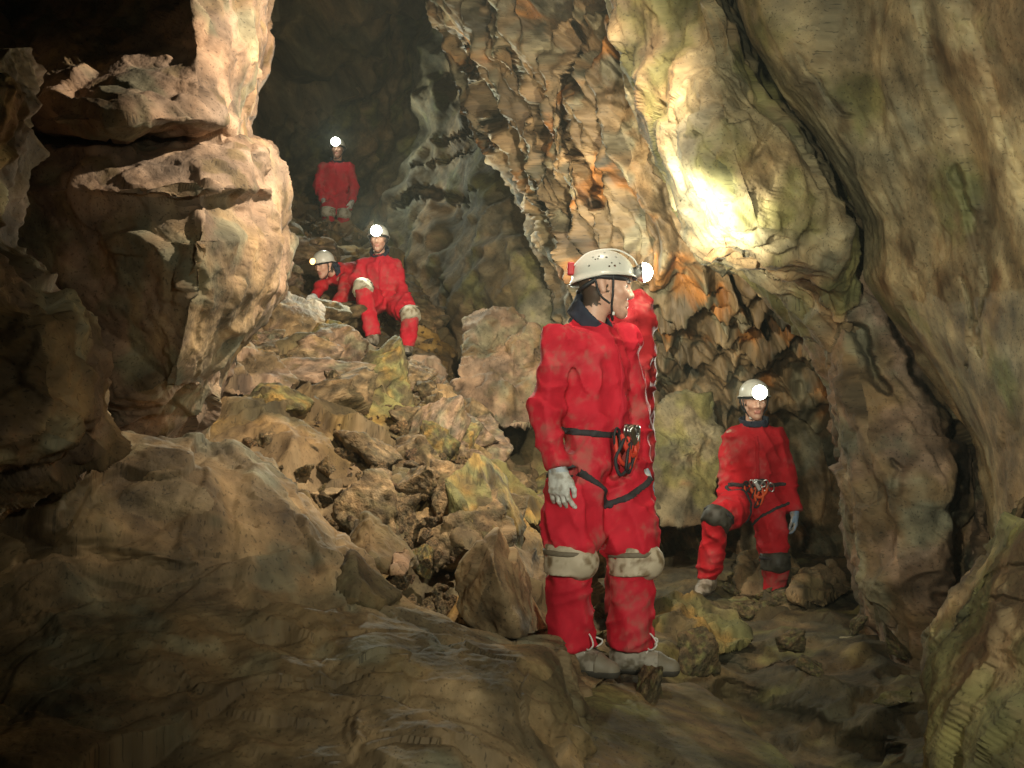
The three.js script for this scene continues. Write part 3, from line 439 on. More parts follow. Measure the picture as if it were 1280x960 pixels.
block('ridge_slab', [[582, 585, 5.75], [608, 572, 6], [660, 606, 5.9], [696, 640, 5.8], [672, 662, 5.55], [620, 628, 5.55], [640, 630, 6.2]], 'narrow yellowish slab lying down the slope beside the standing caver, the lower one of two', { tone: tOlive, detail: 30, seed: 26, edge: 10, facet: [.3, .04], amp: [.02, .04, .012] });
block('back_boulder', [[798, 620, 7.15], [812, 505, 7.5], [850, 478, 7.6], [900, 490, 7.6], [912, 560, 7.4], [900, 660, 7.05], [830, 670, 6.95], [850, 560, 8.2]], 'large rounded grey boulder behind the stepping caver', { tone: T('grey', ['olive', 1.4, .1, .2, 3], ['brown', 2.2, .2, .2, 8]), detail: 40, seed: 28, edge: 8, amp: [.05, .06, .015], facet: [.6, .05] });
block('olive_ledge', [[796, 815, 4.85], [812, 745, 5.3], [880, 745, 5.4], [935, 766, 5.3], [950, 806, 5.0], [880, 830, 4.75], [815, 845, 4.7], [870, 790, 5.8]], 'yellowish ledge of rock in front of the stepping caver', { tone: tOlive, detail: 40, seed: 30, edge: 12, amp: [.03, .06, .02], facet: [.3, .05] });  // olive with ochre and mud patches all over
block('step_rock', [[912, 745, 6.4], [925, 690, 6.75], [958, 680, 6.85], [1002, 700, 6.75], [1020, 745, 6.35], [960, 765, 6.6], [970, 720, 7.2]], 'brown rock behind the legs of the stepping caver', { tone: tDull, detail: 28, seed: 32, facet: [.24, .04] });
block('foot_rock', [[940, 775, 5.95], [955, 736, 6.2], [988, 732, 6.25], [1004, 772, 6.0], [970, 795, 5.85], [970, 765, 6.35]], 'muddy rock hiding the rear foot of the stepping caver', { tone: T('mud', ['brown', 2, .1, .2, 3]), detail: 24, seed: 34, facet: [.2, .03] });
block('chunky_rock', [[988, 750, 6.0], [1000, 712, 6.2], [1040, 704, 6.35], [1068, 736, 6.1], [1030, 760, 5.85], [1030, 730, 6.6]], 'chunky brown rock between the stepping caver and the pillar', { tone: tDull, detail: 26, seed: 36, facet: [.16, .05] });
{ const top = [[688, 884, 3.18], [716, 852, 3.5], [790, 844, 3.85], [872, 850, 4.0], [952, 900, 3.55], [1022, 968, 3.05], [900, 1080, 2.45], [740, 1060, 2.4]].map(q => P(...q)), low = top.map(q => q.clone().setY(-.6));
  block('standing_slab', [...top, ...low], 'broad smooth slab under the feet of the standing caver', { tone: T('brown', ['olive', 1.1, .0, .3, 5], ['mud', 2.1, .1, .2, 12]), detail: 70, seed: 38, edge: 30, amp: [.015, .008, .004], facet: [.7, .02], mat: M.rock }); }
block('toe_stone', [[684, 872, 3.36], [700, 850, 3.56], [744, 838, 3.72], [758, 848, 3.66], [722, 872, 3.38], [725, 860, 3.8]], 'flat brown stone beneath the standing caver, against the bedrock edge', { tone: tDull, detail: 22, seed: 40, category: 'stone', facet: [.12, .015], amp: [.005, .01, .005] });
block('pale_stone', [[1088, 878, 4.0], [1106, 862, 4.1], [1142, 861, 4.1], [1140, 876, 4.0], [1110, 884, 3.95], [1115, 872, 4.2]], 'pale flat stone at the edge of the dark trench', { tone: T('pale', ['olive', 2, .1, .2, 4]), detail: 18, seed: 42, category: 'stone', facet: [.12, .012], amp: [.005, .008, .004] });
block('trench_stone', [[1042, 806, 5.0], [1050, 794, 5.1], [1066, 795, 5.1], [1070, 806, 5.0], [1055, 811, 4.96], [1056, 803, 5.2]], 'small pale stone lying alone on the muddy floor', { tone: T('pale', ['olive', 2, .1, .2, 4]), detail: 14, seed: 44, category: 'stone', facet: [.08, .008], amp: [.004, .006, .003] });

// loose rocks on the slope and the floor, one by one
function netPoint(net, u, v) {
  const R = net.length, C = net[0].length, y = v * (R - 1), x = u * (C - 1), j = Math.min(R - 2, Math.floor(y)), i = Math.min(C - 2, Math.floor(x)), ty = y - j, tx = x - i;
  const q = (r, c) => P(...net[r][c]); return q(j, i).lerp(q(j, i + 1), tx).lerp(q(j + 1, i).lerp(q(j + 1, i + 1), tx), ty);
}
function looseGeometry(seed, tone) {
  const r = mulberry(seed), pts = []; for (let i = 0; i < 10; i++) { const a = r() * 6.283, z = r() * 2 - 1, q = Math.sqrt(1 - z * z); pts.push(new THREE.Vector3(Math.cos(a) * q * (.75 + .5 * r()), z * (.55 + .3 * r()), Math.sin(a) * q * (.75 + .4 * r()))); }
  return hullGeometry(pts, 11, { tone, seed: seed * 1.7, amp: [.04, .03, .02], facet: [.6, .09], edge: 60 });
}
const looseSlope = [1, 2, 3, 4, 5, 6, 7, 8, 9, 10].map(i => looseGeometry(100 + i, [tTan, tDull, tPink, tDull, tOlive][i % 5])), looseFloor = [1, 2, 3, 4].map(i => looseGeometry(200 + i, T('mud', ['brown', 2, .05, .3, i], ['olive', 3, .2, .2, i * 3])));
const rr = mulberry(4242);
const spots = [];
for (let i = 0; i < 34; i++) { const v = rr() * .8 + .03; spots.push([.1 + rr() * .82, v, (.2 + .16 * rr()) * (1 + .7 * v), true]); }
for (let i = 0; i < 74; i++) { const v = Math.pow(rr(), .85) * .96 + .02; spots.push([.06 + rr() * .9, v, (.05 + .24 * Math.pow(rr(), 2.0)) * (1 + 1.1 * v)]); }
for (const [u, v, r, slab] of spots) {
  const p = netPoint(slopeNet, u, v), m = mesh('loose_rock', looseSlope[Math.floor(rr() * looseSlope.length)], M.rock);
  m.position.copy(p).y += r * (slab ? .02 : .12); m.rotation.set(rr() * 6.3, rr() * 6.3, rr() * 6.3); m.scale.set(r * (.8 + .6 * rr()), r * (.6 + .4 * rr()), r * (.8 + .5 * rr()));
  if (slab) { m.rotation.set(.45 + (rr() - .5) * .9, rr() * 6.3, (rr() - .5) * .9); m.scale.set(r * (1 + .5 * rr()), r * (.5 + .25 * rr()), r * (.7 + .4 * rr())); m.name = numbered('slope_block'); tag(m, 'large angular block half buried in the rubble slope', 'rock', 'blocks half buried in the slope'); }
  else tag(m, 'loose angular rock lying among the rubble of the slope', 'rock', 'loose rocks on the rubble slope');
}
for (let i = 0; i < 30; i++) {
  const px = 700 + rr() * 420, d = 3.6 + rr() * 4.6, r = .03 + .1 * rr() * rr() + .01 * d, p = P(px, 585 + 1159 * .86 / d, d), m = mesh('floor_rock', looseFloor[i % 4], M.damp);
  m.position.set(p.x, .0 + r * .1, p.z); m.rotation.set(rr() * 6.3, rr() * 6.3, rr() * 6.3); m.scale.set(r * 1.2, r * .8, r);
  tag(m, 'loose muddy rock lying on the floor of the passage', 'rock', 'loose rocks on the cave floor');
}
// chips too many to count
{
  const geo = looseGeometry(300, tDull), n = 1500, im = new THREE.InstancedMesh(geo.clone(), M.rock, n), q = new THREE.Quaternion(), e = new THREE.Euler(), s = new THREE.Vector3(), m4 = new THREE.Matrix4(), c = new THREE.Color();
  for (let i = 0; i < n; i++) { const v = rr(), p = netPoint(slopeNet, rr(), v), r = (.012 + .045 * Math.pow(rr(), 3)) * (1 + v); p.y += .03; q.setFromEuler(e.set(rr() * 6, rr() * 6, rr() * 6)); im.setMatrixAt(i, m4.compose(p, q, s.set(r, r * .8, r))); const k = .7 + .7 * rr(); im.setColorAt(i, c.setRGB(k, k * (.9 + .12 * rr()), k * (.8 + .2 * rr()))); }
  im.name = 'rubble_chips'; im.userData.kind = 'stuff'; im.userData.label = 'small broken stone chips strewn over the rubble slope'; im.userData.category = 'rubble'; im.castShadow = im.receiveShadow = true; scene.add(im);
}

// ================================================================ PEOPLE
const V = (x, y, z) => new THREE.Vector3(x, y, z);
// a field of tapered limbs joined smoothly: rows of ax ay az bx by bz ra rb k
class Field {
  constructor() { this.r = []; }
  limb(a, b, ra, rb = ra, k = .03) { const u = V().subVectors(b, a), l2 = Math.max(u.lengthSq(), 1e-9); this.r.push([a.x, a.y, a.z, u.x, u.y, u.z, 1 / l2, ra, rb - ra, k]); return this; }
  at(x, y, z) {
    let d = 1e3;
    for (const q of this.r) {
      const px = x - q[0], py = y - q[1], pz = z - q[2]; let t = (px * q[3] + py * q[4] + pz * q[5]) * q[6]; t = t < 0 ? 0 : t > 1 ? 1 : t;
      const ex = px - t * q[3], ey = py - t * q[4], ez = pz - t * q[5], e = Math.sqrt(ex * ex + ey * ey + ez * ez) - q[7] - t * q[8];
      const k = q[9], h = k - Math.abs(d - e); d = Math.min(d, e) - (h > 0 ? h * h / (4 * k) : 0);
    }
    return d;
  }
  box(m = .06) { const lo = V(1e9, 1e9, 1e9), hi = V(-1e9, -1e9, -1e9); for (const q of this.r) { const R = Math.max(q[7], q[7] + q[8]) + m; for (const s of [0, 1]) { const p = V(q[0] + s * q[3], q[1] + s * q[4], q[2] + s * q[5]); lo.min(p.clone().subScalar(R)); hi.max(p.clone().addScalar(R)); } } return [lo, hi]; }
}
// surface nets: the zero surface of f inside a box
function skin(f, lo, hi, cell) {
  const nx = Math.ceil((hi.x - lo.x) / cell) + 2, ny = Math.ceil((hi.y - lo.y) / cell) + 2, nz = Math.ceil((hi.z - lo.z) / cell) + 2;
  const v = new Float32Array(nx * ny * nz), id = new Int32Array(nx * ny * nz).fill(-1), pos = [], idx = [];
  let n = 0; for (let k = 0; k < nz; k++) for (let j = 0; j < ny; j++) for (let i = 0; i < nx; i++) v[n++] = f(lo.x + i * cell, lo.y + j * cell, lo.z + k * cell);
  const sy = nx, sz = nx * ny, off = [0, 1, sy, sy + 1, sz, sz + 1, sz + sy, sz + sy + 1], ed = [[0, 1], [2, 3], [4, 5], [6, 7], [0, 2], [1, 3], [4, 6], [5, 7], [0, 4], [1, 5], [2, 6], [3, 7]];
  for (let k = 0; k < nz - 1; k++) for (let j = 0; j < ny - 1; j++) for (let i = 0; i < nx - 1; i++) {
    const o = i + j * sy + k * sz; let m = 0; for (let c = 0; c < 8; c++) if (v[o + off[c]] < 0) m |= 1 << c; if (m === 0 || m === 255) continue;
    let x = 0, y = 0, z = 0, q = 0;
    for (const [a, b] of ed) { const va = v[o + off[a]], vb = v[o + off[b]]; if ((va < 0) === (vb < 0)) continue; const t = va / (va - vb); x += (a & 1) + t * ((b & 1) - (a & 1)); y += (a >> 1 & 1) + t * ((b >> 1 & 1) - (a >> 1 & 1)); z += (a >> 2) + t * ((b >> 2) - (a >> 2)); q++; }
    id[o] = pos.length / 3; pos.push(lo.x + (i + x / q) * cell, lo.y + (j + y / q) * cell, lo.z + (k + z / q) * cell);
  }
  const quad = (a, b, c, d, s) => { if (a < 0 || b < 0 || c < 0 || d < 0) return; if (s) idx.push(a, b, c, a, c, d); else idx.push(a, c, b, a, d, c); };
  for (let k = 1; k < nz - 1; k++) for (let j = 1; j < ny - 1; j++) for (let i = 1; i < nx - 1; i++) {
    const o = i + j * sy + k * sz, s = v[o] < 0;
    if (s !== v[o + 1] < 0) quad(id[o - sy - sz], id[o - sz], id[o], id[o - sy], s);
    if (s !== v[o + sy] < 0) quad(id[o - sz - 1], id[o - 1], id[o], id[o - sz], !s ? false : true);
    if (s !== v[o + sz] < 0) quad(id[o - 1 - sy], id[o - sy], id[o], id[o - 1], s);
  }
  const g = new THREE.BufferGeometry(); g.setAttribute('position', new THREE.Float32BufferAttribute(pos, 3)); g.setIndex(idx);
  const uv = new Float32Array(pos.length / 3 * 2); for (let i = 0; i < uv.length / 2; i++) { uv[i * 2] = (pos[i * 3] + pos[i * 3 + 2] * .8) * 5; uv[i * 2 + 1] = (pos[i * 3 + 1] + pos[i * 3 + 2] * .3) * 5; }
  g.setAttribute('uv', new THREE.BufferAttribute(uv, 2)); g.computeVertexNormals(); return g;
}
function paint(g, fn) { const p = g.attributes.position, n = g.attributes.normal, c = new Float32Array(p.count * 3); for (let i = 0; i < p.count; i++) { const t = fn(p.getX(i), p.getY(i), p.getZ(i), n ? n.getX(i) : 0, n ? n.getY(i) : 0, n ? n.getZ(i) : 0); c[i * 3] = t[0]; c[i * 3 + 1] = t[1]; c[i * 3 + 2] = t[2]; } g.setAttribute('color', new THREE.BufferAttribute(c, 3)); return g; }
const tinted = (rough, o = {}) => new THREE.MeshPhysicalMaterial({ vertexColors: true, roughness: rough, ...o });
const MP = {
  suit: tinted(.72, { bumpMap: clothBump, bumpScale: .0012, specularIntensity: .35 }),
  skin: tinted(.5), glove: tinted(.75, { bumpMap: clothBump, bumpScale: .001 }), pad: tinted(.6), boot: tinted(.6),
  shell: plain(.62, .62, .56, .32), dark: plain(.018, .02, .024, .6), web: plain(.03, .03, .035, .75), navy: plain(.02, .028, .05, .8),
  metal: new THREE.MeshStandardMaterial({ color: new THREE.Color(.62, .63, .65), metalness: 1, roughness: .28 }), sling: plain(.62, .05, .025, .6), orange: plain(.75, .10, .02, .55), red: plain(.5, .02, .03, .5), white: plain(.7, .7, .66, .5), eye: plain(.75, .72, .68, .2), iris: plain(.05, .035, .02, .15), sole: plain(.05, .045, .035, .8), cap: plain(.20, .175, .13, .6),
};
function tube(pts, r, n = 24, closed = false, rs = 7) { return new THREE.TubeGeometry(new THREE.CatmullRomCurve3(pts, closed), n, r, rs, closed); }

function caver(s) {
  const g = new THREE.Group(); g.name = numbered('person'); scene.add(g);
  const base = P(...s.foot); g.position.copy(base); tag(g, s.label, 'person', s.group);
  const J = {}; for (const k in s.j) { const [px, py, dz = 0] = s.j[k]; J[k] = P(px, py, s.d - dz).sub(base); }
  const cell = s.cell, S = s.size ?? 1, up = V(0, 1, 0), front = V(...s.front).normalize(), side = V().crossVectors(front, up).normalize();
  const add = (n, geo, m, par = g) => mesh(n, geo, m, par);
  const rnd = mulberry(s.seed || 5);
  // ---- overalls
  const F = new Field(), off = (p, a, b = 0, c = 0) => p.clone().addScaledVector(side, a).addScaledVector(up, b).addScaledVector(front, c);
  F.limb(off(J.chest, .075 * S), off(J.pelvis, .06 * S, .02), .104 * S, .095 * S, .03).limb(off(J.chest, -.075 * S), off(J.pelvis, -.06 * S, .02), .104 * S, .095 * S, .06);
  F.limb(off(J.chest, 0, .02, .035), off(J.pelvis, 0, .14, .03), .092 * S, .09 * S, .05);
  F.limb(J.rShoulder.clone().lerp(J.lShoulder, .12), J.rShoulder.clone().lerp(J.lShoulder, .88), .06 * S, .06 * S, .07).limb(J.neck, J.chest, .066 * S, .09 * S, .07);
  for (const k of ['r', 'l']) {
    F.limb(J[k + 'Shoulder'], J[k + 'Elbow'], .068 * S, .06 * S, .045).limb(J[k + 'Elbow'], J[k + 'Wrist'], .062 * S, .048 * S, .02);
    F.limb(J[k + 'Hip'], J[k + 'Knee'], .106 * S, .084 * S, .045).limb(J[k + 'Hip'].clone().lerp(J[k + 'Knee'], .3), J[k + 'Hip'].clone().lerp(J[k + 'Knee'], .74), (s.baggy ?? .1) * S, (s.baggy ?? .094) * S, .05).limb(J[k + 'Knee'], J[k + 'Ankle'], .08 * S, (s.calf ?? .08) * S, .02);
  }
  const cuts = []; for (const k of ['r', 'l']) { cuts.push([J[k + 'Ankle'], J[k + 'Ankle'].clone().sub(J[k + 'Knee']).normalize(), .16, .0]); cuts.push([J[k + 'Wrist'], J[k + 'Wrist'].clone().sub(J[k + 'Elbow']).normalize(), .085, .0]); }
  cuts.push([J.neck, V().subVectors(J.head, J.neck).normalize(), .12, .012]);
  const bends = [[J.rElbow, .16], [J.lElbow, .16], [J.rKnee, .2], [J.lKnee, .2], [off(J.pelvis, 0, .1), .22], [J.rShoulder, .15], [J.lShoulder, .15], [J.rHip, .17], [J.lHip, .17], [J.rAnkle, .14], [J.lAnkle, .14], [J.rWrist, .12], [J.lWrist, .12]];
  const sd = (s.seed || 5) * 3.1;
  const suit = (x, y, z) => {
    let d = F.at(x, y, z); if (d > .06 || d < -.06) return d;
    let w = .35; for (const [b, r] of bends) { const e = Math.hypot(x - b.x, y - b.y, z - b.z); if (e < r) w += (1 - e / r) * .9; } if (w > 1.25) w = 1.25; let kn = 1; for (const b of [J.rKnee, J.lKnee]) kn *= smooth(.05, .13, Math.hypot(x - b.x, y - b.y, z - b.z));
    const a = 1 - Math.abs(n3(x * 2.6 + y * 3.2 + sd, y * 7.5 - x * 2.6, z * 2.6)), c = 1 - Math.abs(n3(x * 6.5 + y * 1.8, y * 2.0 - z * 1.5 + sd, z * 6.5 + y)), t = clamp(w - .35), f = 1 - Math.abs(n3(x * 5 - y * 7, y * 15 + sd, z * 5 + x * 3));
    d -= S * kn * (lerp(.5, 1, t) * .026 * (a * a - .42) + lerp(1, .5, t) * .022 * (c * c - .42) + .003 * t * (f * f - .4));
    for (const [p, n, r, h] of cuts) { const ex = x - p.x, ey = y - p.y, ez = z - p.z; if (ex * ex + ey * ey + ez * ez < r * r) { const q = ex * n.x + ey * n.y + ez * n.z - h; if (q > d) d = q; } }
    return d;
  };
  const [lo, hi] = F.box(.05), c0 = s.red || [.56, .018, .038];
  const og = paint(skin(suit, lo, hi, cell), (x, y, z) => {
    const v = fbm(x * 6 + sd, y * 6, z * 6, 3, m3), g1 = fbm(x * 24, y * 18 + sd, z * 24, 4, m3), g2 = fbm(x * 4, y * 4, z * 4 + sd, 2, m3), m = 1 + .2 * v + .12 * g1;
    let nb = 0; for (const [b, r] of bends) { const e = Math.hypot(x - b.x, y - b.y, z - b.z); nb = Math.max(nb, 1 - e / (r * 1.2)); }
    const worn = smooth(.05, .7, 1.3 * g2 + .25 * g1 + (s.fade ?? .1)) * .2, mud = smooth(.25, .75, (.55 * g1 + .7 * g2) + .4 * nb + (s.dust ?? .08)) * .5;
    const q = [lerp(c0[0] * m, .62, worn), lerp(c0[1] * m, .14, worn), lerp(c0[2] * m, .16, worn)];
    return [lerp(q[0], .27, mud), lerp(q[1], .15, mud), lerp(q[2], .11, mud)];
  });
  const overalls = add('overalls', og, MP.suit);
  // a band of webbing that follows the cloth: thickness t round the plane through p with normal n
  const band = (p, n, hw, t, R, c = cell, keep) => skin((x, y, z) => {
    const ex = x - p.x, ey = y - p.y, ez = z - p.z, h = Math.abs(ex * n.x + ey * n.y + ez * n.z) - hw; let d = Math.max(suit(x, y, z) - t, h, Math.sqrt(ex * ex + ey * ey + ez * ez) - R); if (keep) d = Math.max(d, keep(ex, ey, ez)); return d;
  }, p.clone().subScalar(R + .01), p.clone().addScalar(R + .01), c);
  // front placket
  const mid = J.chest.clone().lerp(J.pelvis, .42);
  add('placket', paint(band(off(mid, 0, .03, .12), side, .014, .006, .2, cell * .8, (x, y, z) => -(x * front.x + z * front.z) - .08), () => [c0[0] * .9, c0[1], c0[2]]), MP.suit, overalls);
  // ---- body: one skin from head to wrists and ankles
  const HF = V(...s.face).normalize(), HR = V().crossVectors(HF, up).normalize(), HU = V().crossVectors(HR, HF).normalize();
  if (s.tilt) { HU.applyAxisAngle(HF, s.tilt); HR.applyAxisAngle(HF, s.tilt); }
  const HL = HR.clone().negate();
  const H = (a, b, c) => J.head.clone().addScaledVector(HR, a * S).addScaledVector(HU, b * S).addScaledVector(HF, c * S);
  const hf = new Field();
  hf.limb(H(0, .04, .012), H(0, .028, -.03), .076 * S, .08 * S, .02).limb(H(0, .0, .05), H(0, -.055, .045), .052 * S, .045 * S, .03);
  for (const e of [-1, 1]) hf.limb(H(e * .05, -.055, .0), H(e * .016, -.1, .068), .02 * S, .018 * S, .03).limb(H(e * .044, -.022, .064), H(e * .03, -.03, .082), .019 * S, .014 * S, .03);
  hf.limb(H(0, -.106, .074), H(0, -.1, .07), .019 * S, .02 * S, .02).limb(H(-.034, .02, .082), H(.034, .02, .082), .012 * S, .012 * S, .02);
  hf.limb(H(0, .01, .093), H(0, -.03, .112), .007 * S, .0105 * S, .012).limb(H(-.011, -.036, .102), H(.011, -.036, .102), .0085 * S, .0085 * S, .01);
  hf.limb(H(-.017, -.0635, .093), H(.017, -.0635, .093), .0065 * S, .0065 * S, .008).limb(H(-.015, -.0745, .092), H(.015, -.0745, .092), .0068 * S, .0068 * S, .006);
  for (const e of [-1, 1]) hf.limb(H(e * .07, .012, -.018), H(e * .07, -.022, -.008), .0185 * S, .0125 * S, .006);
  hf.limb(H(0, -.05, -.03), J.neck.clone().addScaledVector(up, -.03), .054 * S, .058 * S, .03);
  const eyes = [-1, 1].map(e => H(e * .031, .002, .1));
  const headF = (x, y, z) => { let d = hf.at(x, y, z); for (const e of eyes) { const q = .0165 * S - Math.hypot(x - e.x, y - e.y, z - e.z), k = .012, h = k - Math.abs(d - q); d = Math.max(d, q) + (h > 0 ? h * h / (4 * k) : 0); } return d; };
  const [hl, hh] = hf.box(.01), hair = s.hair || [.045, .03, .02];
  const headGeo = paint(skin(headF, hl, hh, s.headCell), (x, y, z) => {
    const q = V(x, y, z).sub(J.head).divideScalar(S), a = q.dot(HR), b = q.dot(HU), c = q.dot(HF), n = fbm(x * 40, y * 40, z * 40, 3, m3);
    let t = [.66 * (1 + .08 * n), .39 * (1 + .08 * n), .285 * (1 + .08 * n)];
    t = mixTone(t, [.62, .24, .18], .5 * smooth(.03, .0, Math.hypot(Math.abs(a) - .04, b + .03, c - .075)));           // cheeks
    t = mixTone(t, [.36, .20, .15], .55 * smooth(-.05, -.075, b) * smooth(.0, .04, c) * (.6 + n));                     // stubble
    if (c > .07 && b < -.056 && b > -.083 && Math.abs(a) < .021) t = mixTone(t, [.47, .16, .13], .8);
    if (c > .06 && Math.abs(b - .021 - .003 * n) < .0055 && Math.abs(Math.abs(a) - .031) < .02) t = mixTone(t, hair, .8);
    const ear = Math.abs(a) > .07 && b < .02; if (!ear && c < .012 + .02 * n - (b < -.03 ? .03 : 0) && b > -.085 + .02 * n) t = mixTone(t, hair, .95);
    return t;
  });
  const uf = new Field(), sh = .72;
  uf.limb(off(J.chest, .07 * S), off(J.pelvis, .06 * S), .085 * S, .085 * S, .05).limb(off(J.chest, -.07 * S), off(J.pelvis, -.06 * S), .085 * S, .085 * S, .05).limb(J.neck, J.chest, .05 * S, .06 * S, .05).limb(J.rShoulder, J.lShoulder, .055 * S, .055 * S, .05).limb(J.neck, H(0, -.06, -.03), .05 * S, .05 * S, .03);
  for (const k of ['r', 'l']) uf.limb(J[k + 'Shoulder'], J[k + 'Elbow'], .05 * S, .042 * S, .03).limb(J[k + 'Elbow'], J[k + 'Wrist'], .042 * S, .028 * S, .02).limb(J[k + 'Hip'], J[k + 'Knee'], .075 * S, .056 * S, .03).limb(J[k + 'Knee'], J[k + 'Ankle'], .056 * S, .04 * S, .02);
  const [ul, uh] = uf.box(.03);
  add('body', mergeGeometries([headGeo, paint(skin((x, y, z) => uf.at(x, y, z), ul, uh, .02), () => [.55, .30, .215])]), MP.skin);
  if (s.eyes) for (const e of [-1, 1]) { const ey = add('eye', new THREE.SphereGeometry(.0125 * S, 16, 12), MP.eye); ey.position.copy(H(e * .031, .003, .079)); const ir = add('iris', new THREE.SphereGeometry(.0068 * S, 12, 10), MP.iris, ey); ir.position.copy(HF).multiplyScalar(.0075 * S); }
  // ---- collar and neck cloth
  const nk = V().subVectors(H(0, -.08, -.02), J.neck).normalize(), nn = J.neck.clone();
  const ring = (r0, r1, h0, h1, th, flare = 0) => skin((x, y, z) => {
    const p = V(x, y, z).sub(nn), t = p.dot(nk), rr = p.clone().addScaledVector(nk, -t), back = -rr.dot(front) / Math.max(rr.length(), 1e-3);
    const R = lerp(r0, r1, clamp((t - h0) / (h1 - h0))) + .004 * n3(x * 22, y * 22, z * 22), top = h1 * (1 + flare * back);
    return Math.max(Math.abs(rr.length() - R) - th, t - top, h0 - t);
  }, nn.clone().subScalar(.15 * S), nn.clone().addScalar(.15 * S), cell * .8);
  add('collar', ring(.088 * S, .098 * S, -.03, .045 * S, .007, .55), s.collar || MP.navy);
  add('neck_cloth', ring(.06 * S, .062 * S, -.06, .025 * S, .008, .2), MP.navy);
  // ---- gloves, boots, knee pads
  for (const k of ['r', 'l']) {
    const W = J[k + 'Wrist'], hd = s.hand[k], D = V(...hd.dir).normalize(), Np = V(...hd.palm); Np.addScaledVector(D, -Np.dot(D)).normalize();
    const Tt = V().crossVectors(D, Np).multiplyScalar(hd.thumb).normalize(), gf = new Field(), at = (d, t, n) => W.clone().addScaledVector(D, d * S).addScaledVector(Tt, t * S).addScaledVector(Np, n * S);
    gf.limb(at(-.03, 0, 0), at(.01, 0, 0), .034 * S, .031 * S, .01);
    const len = [.078, .086, .08, .064], cl = hd.curl ?? .5;
    for (let i = 0; i < 4; i++) {
      const t = .033 - i * .0215, kn = at(.09 - .004 * Math.abs(i - 1.3), t, -.002); gf.limb(at(.01, t * .55, 0), kn, .021 * S, .0145 * S, .016);
      let p = kn.clone(), a = .12 + cl * (.35 + .12 * i); for (let q = 0; q < 3; q++) { const L = len[i] * [.45, .32, .25][q] * S, e = p.clone().addScaledVector(D, Math.cos(a) * L).addScaledVector(Np, Math.sin(a) * L).addScaledVector(Tt, (1.3 - i) * .0035); gf.limb(p, e, (.0108 - .0008 * q) * S, (.010 - .0008 * q) * S, .003); p = e; a += cl * (.75 + .1 * i); }
    }
    gf.limb(at(.022, .02, .004), at(.055, .047, .014), .018 * S, .0135 * S, .014).limb(at(.055, .047, .014), at(.086, .05, .028), .0125 * S, .0105 * S, .004).limb(at(.086, .05, .028), at(.108, .044, .036), .0105 * S, .0095 * S, .004);
    const [a, b] = gf.box(.01);
    add('glove', paint(skin((x, y, z) => gf.at(x, y, z) - .0015 * n3(x * 50, y * 30, z * 50), a, b, s.handCell), (x, y, z, nx, ny, nz) => {
      const p = V(x, y, z).sub(W), n = fbm(x * 18, y * 18, z * 18, 3, m3), back = nx * Np.x + ny * Np.y + nz * Np.z, t = p.dot(D) / S;
      let c = [.60, .60, .57]; if (t < .015 && t > -.06) c = mixTone(c, [.34, .44, .56], .6); if (hd.blue && back < .2) c = mixTone(c, [.12, .27, .5], .75);
      return mixTone(c, [.24, .20, .15], smooth(.0, .45, n + .08 + (t > .09 ? .1 : 0)) * .7);
    }), MP.glove);
    const A = J[k + 'Ankle'], tf = V(...s.toe[k]).normalize(), bf = new Field(), bt = (f2, u2, s2 = 0) => A.clone().addScaledVector(tf, f2 * S).addScaledVector(up, u2 * S).addScaledVector(V().crossVectors(tf, up).normalize(), s2 * S);
    bf.limb(bt(-.035, -.055), bt(.1, -.064), .047 * S, .044 * S, .02).limb(bt(.1, -.066), bt(.165, -.074), .044 * S, .034 * S, .02).limb(bt(-.01, -.03), bt(0, .05), .055 * S, .062 * S, .03).limb(bt(.0, -.02), bt(.09, -.055), .05 * S, .04 * S, .03);
    const [p0, p1] = bf.box(.02), solePlane = A.y - .098 * S;
    const boot = add('boot', paint(skin((x, y, z) => Math.max(bf.at(x, y, z) - .003 * n3(x * 25, y * 25, z * 25), solePlane - y, y - A.y - .05 * S), p0, p1, s.handCell * 1.5), (x, y, z) => { const n = fbm(x * 14, y * 14, z * 14, 4, m3); return mixTone(s.bootTone || [.30, .27, .22], [.13, .11, .075], smooth(-.1, .3, n)); }), MP.boot);
    add('sole', skin((x, y, z) => Math.max(bf.at(x, y, z) - .006 * S, solePlane - .012 * S - y, y - solePlane - .016 * S), p0.clone().subScalar(.02), p1, s.handCell * 1.5), MP.sole, boot);
    add('cuff', skin((x, y, z) => Math.max(Math.abs(bf.at(x, y, z)) - .007 * S, Math.abs(y - A.y - .035 * S) - .012 * S), p0, p1, s.handCell * 1.5), s.laces ? MP.white : MP.sole, boot);
    if (s.laces) {
      for (let q = 0; q < 5; q++) add('lace', tube([bt(.028 + q * .02, .01 - q * .0125, -.036), bt(.044 + q * .02, .022 - q * .0125, 0), bt(.03 + q * .02, .008 - q * .0125, .036)], .0042, 10), MP.white, boot);
      for (const e of [-1, 1]) add('lace', tube([bt(.05, .03, 0), bt(.085, .05 + .012 * e, .028 * e), bt(.115, .024, .05 * e), bt(.09, .0, .042 * e), bt(.055, .024, .006 * e)], .0034, 20), MP.white, boot);
      add('toe_cap', skin((x, y, z) => { const t = (x - A.x) * tf.x + (y - A.y) * tf.y + (z - A.z) * tf.z; return Math.max(bf.at(x, y, z) - .0045, .118 * S - t, solePlane - y); }, p0, p1, s.handCell * 1.5), MP.cap, boot);
    }
    const Kp = J[k + 'Knee'], th = V().subVectors(Kp, J[k + 'Hip']).normalize(), shn = V().subVectors(J[k + 'Ankle'], Kp).normalize(), ax = th.clone().add(shn).normalize();
    const fwd = V(...(s.kneeFront?.[k] || s.toe[k])); fwd.addScaledVector(ax, -fwd.dot(ax)).normalize(); const pr = .1 * S;
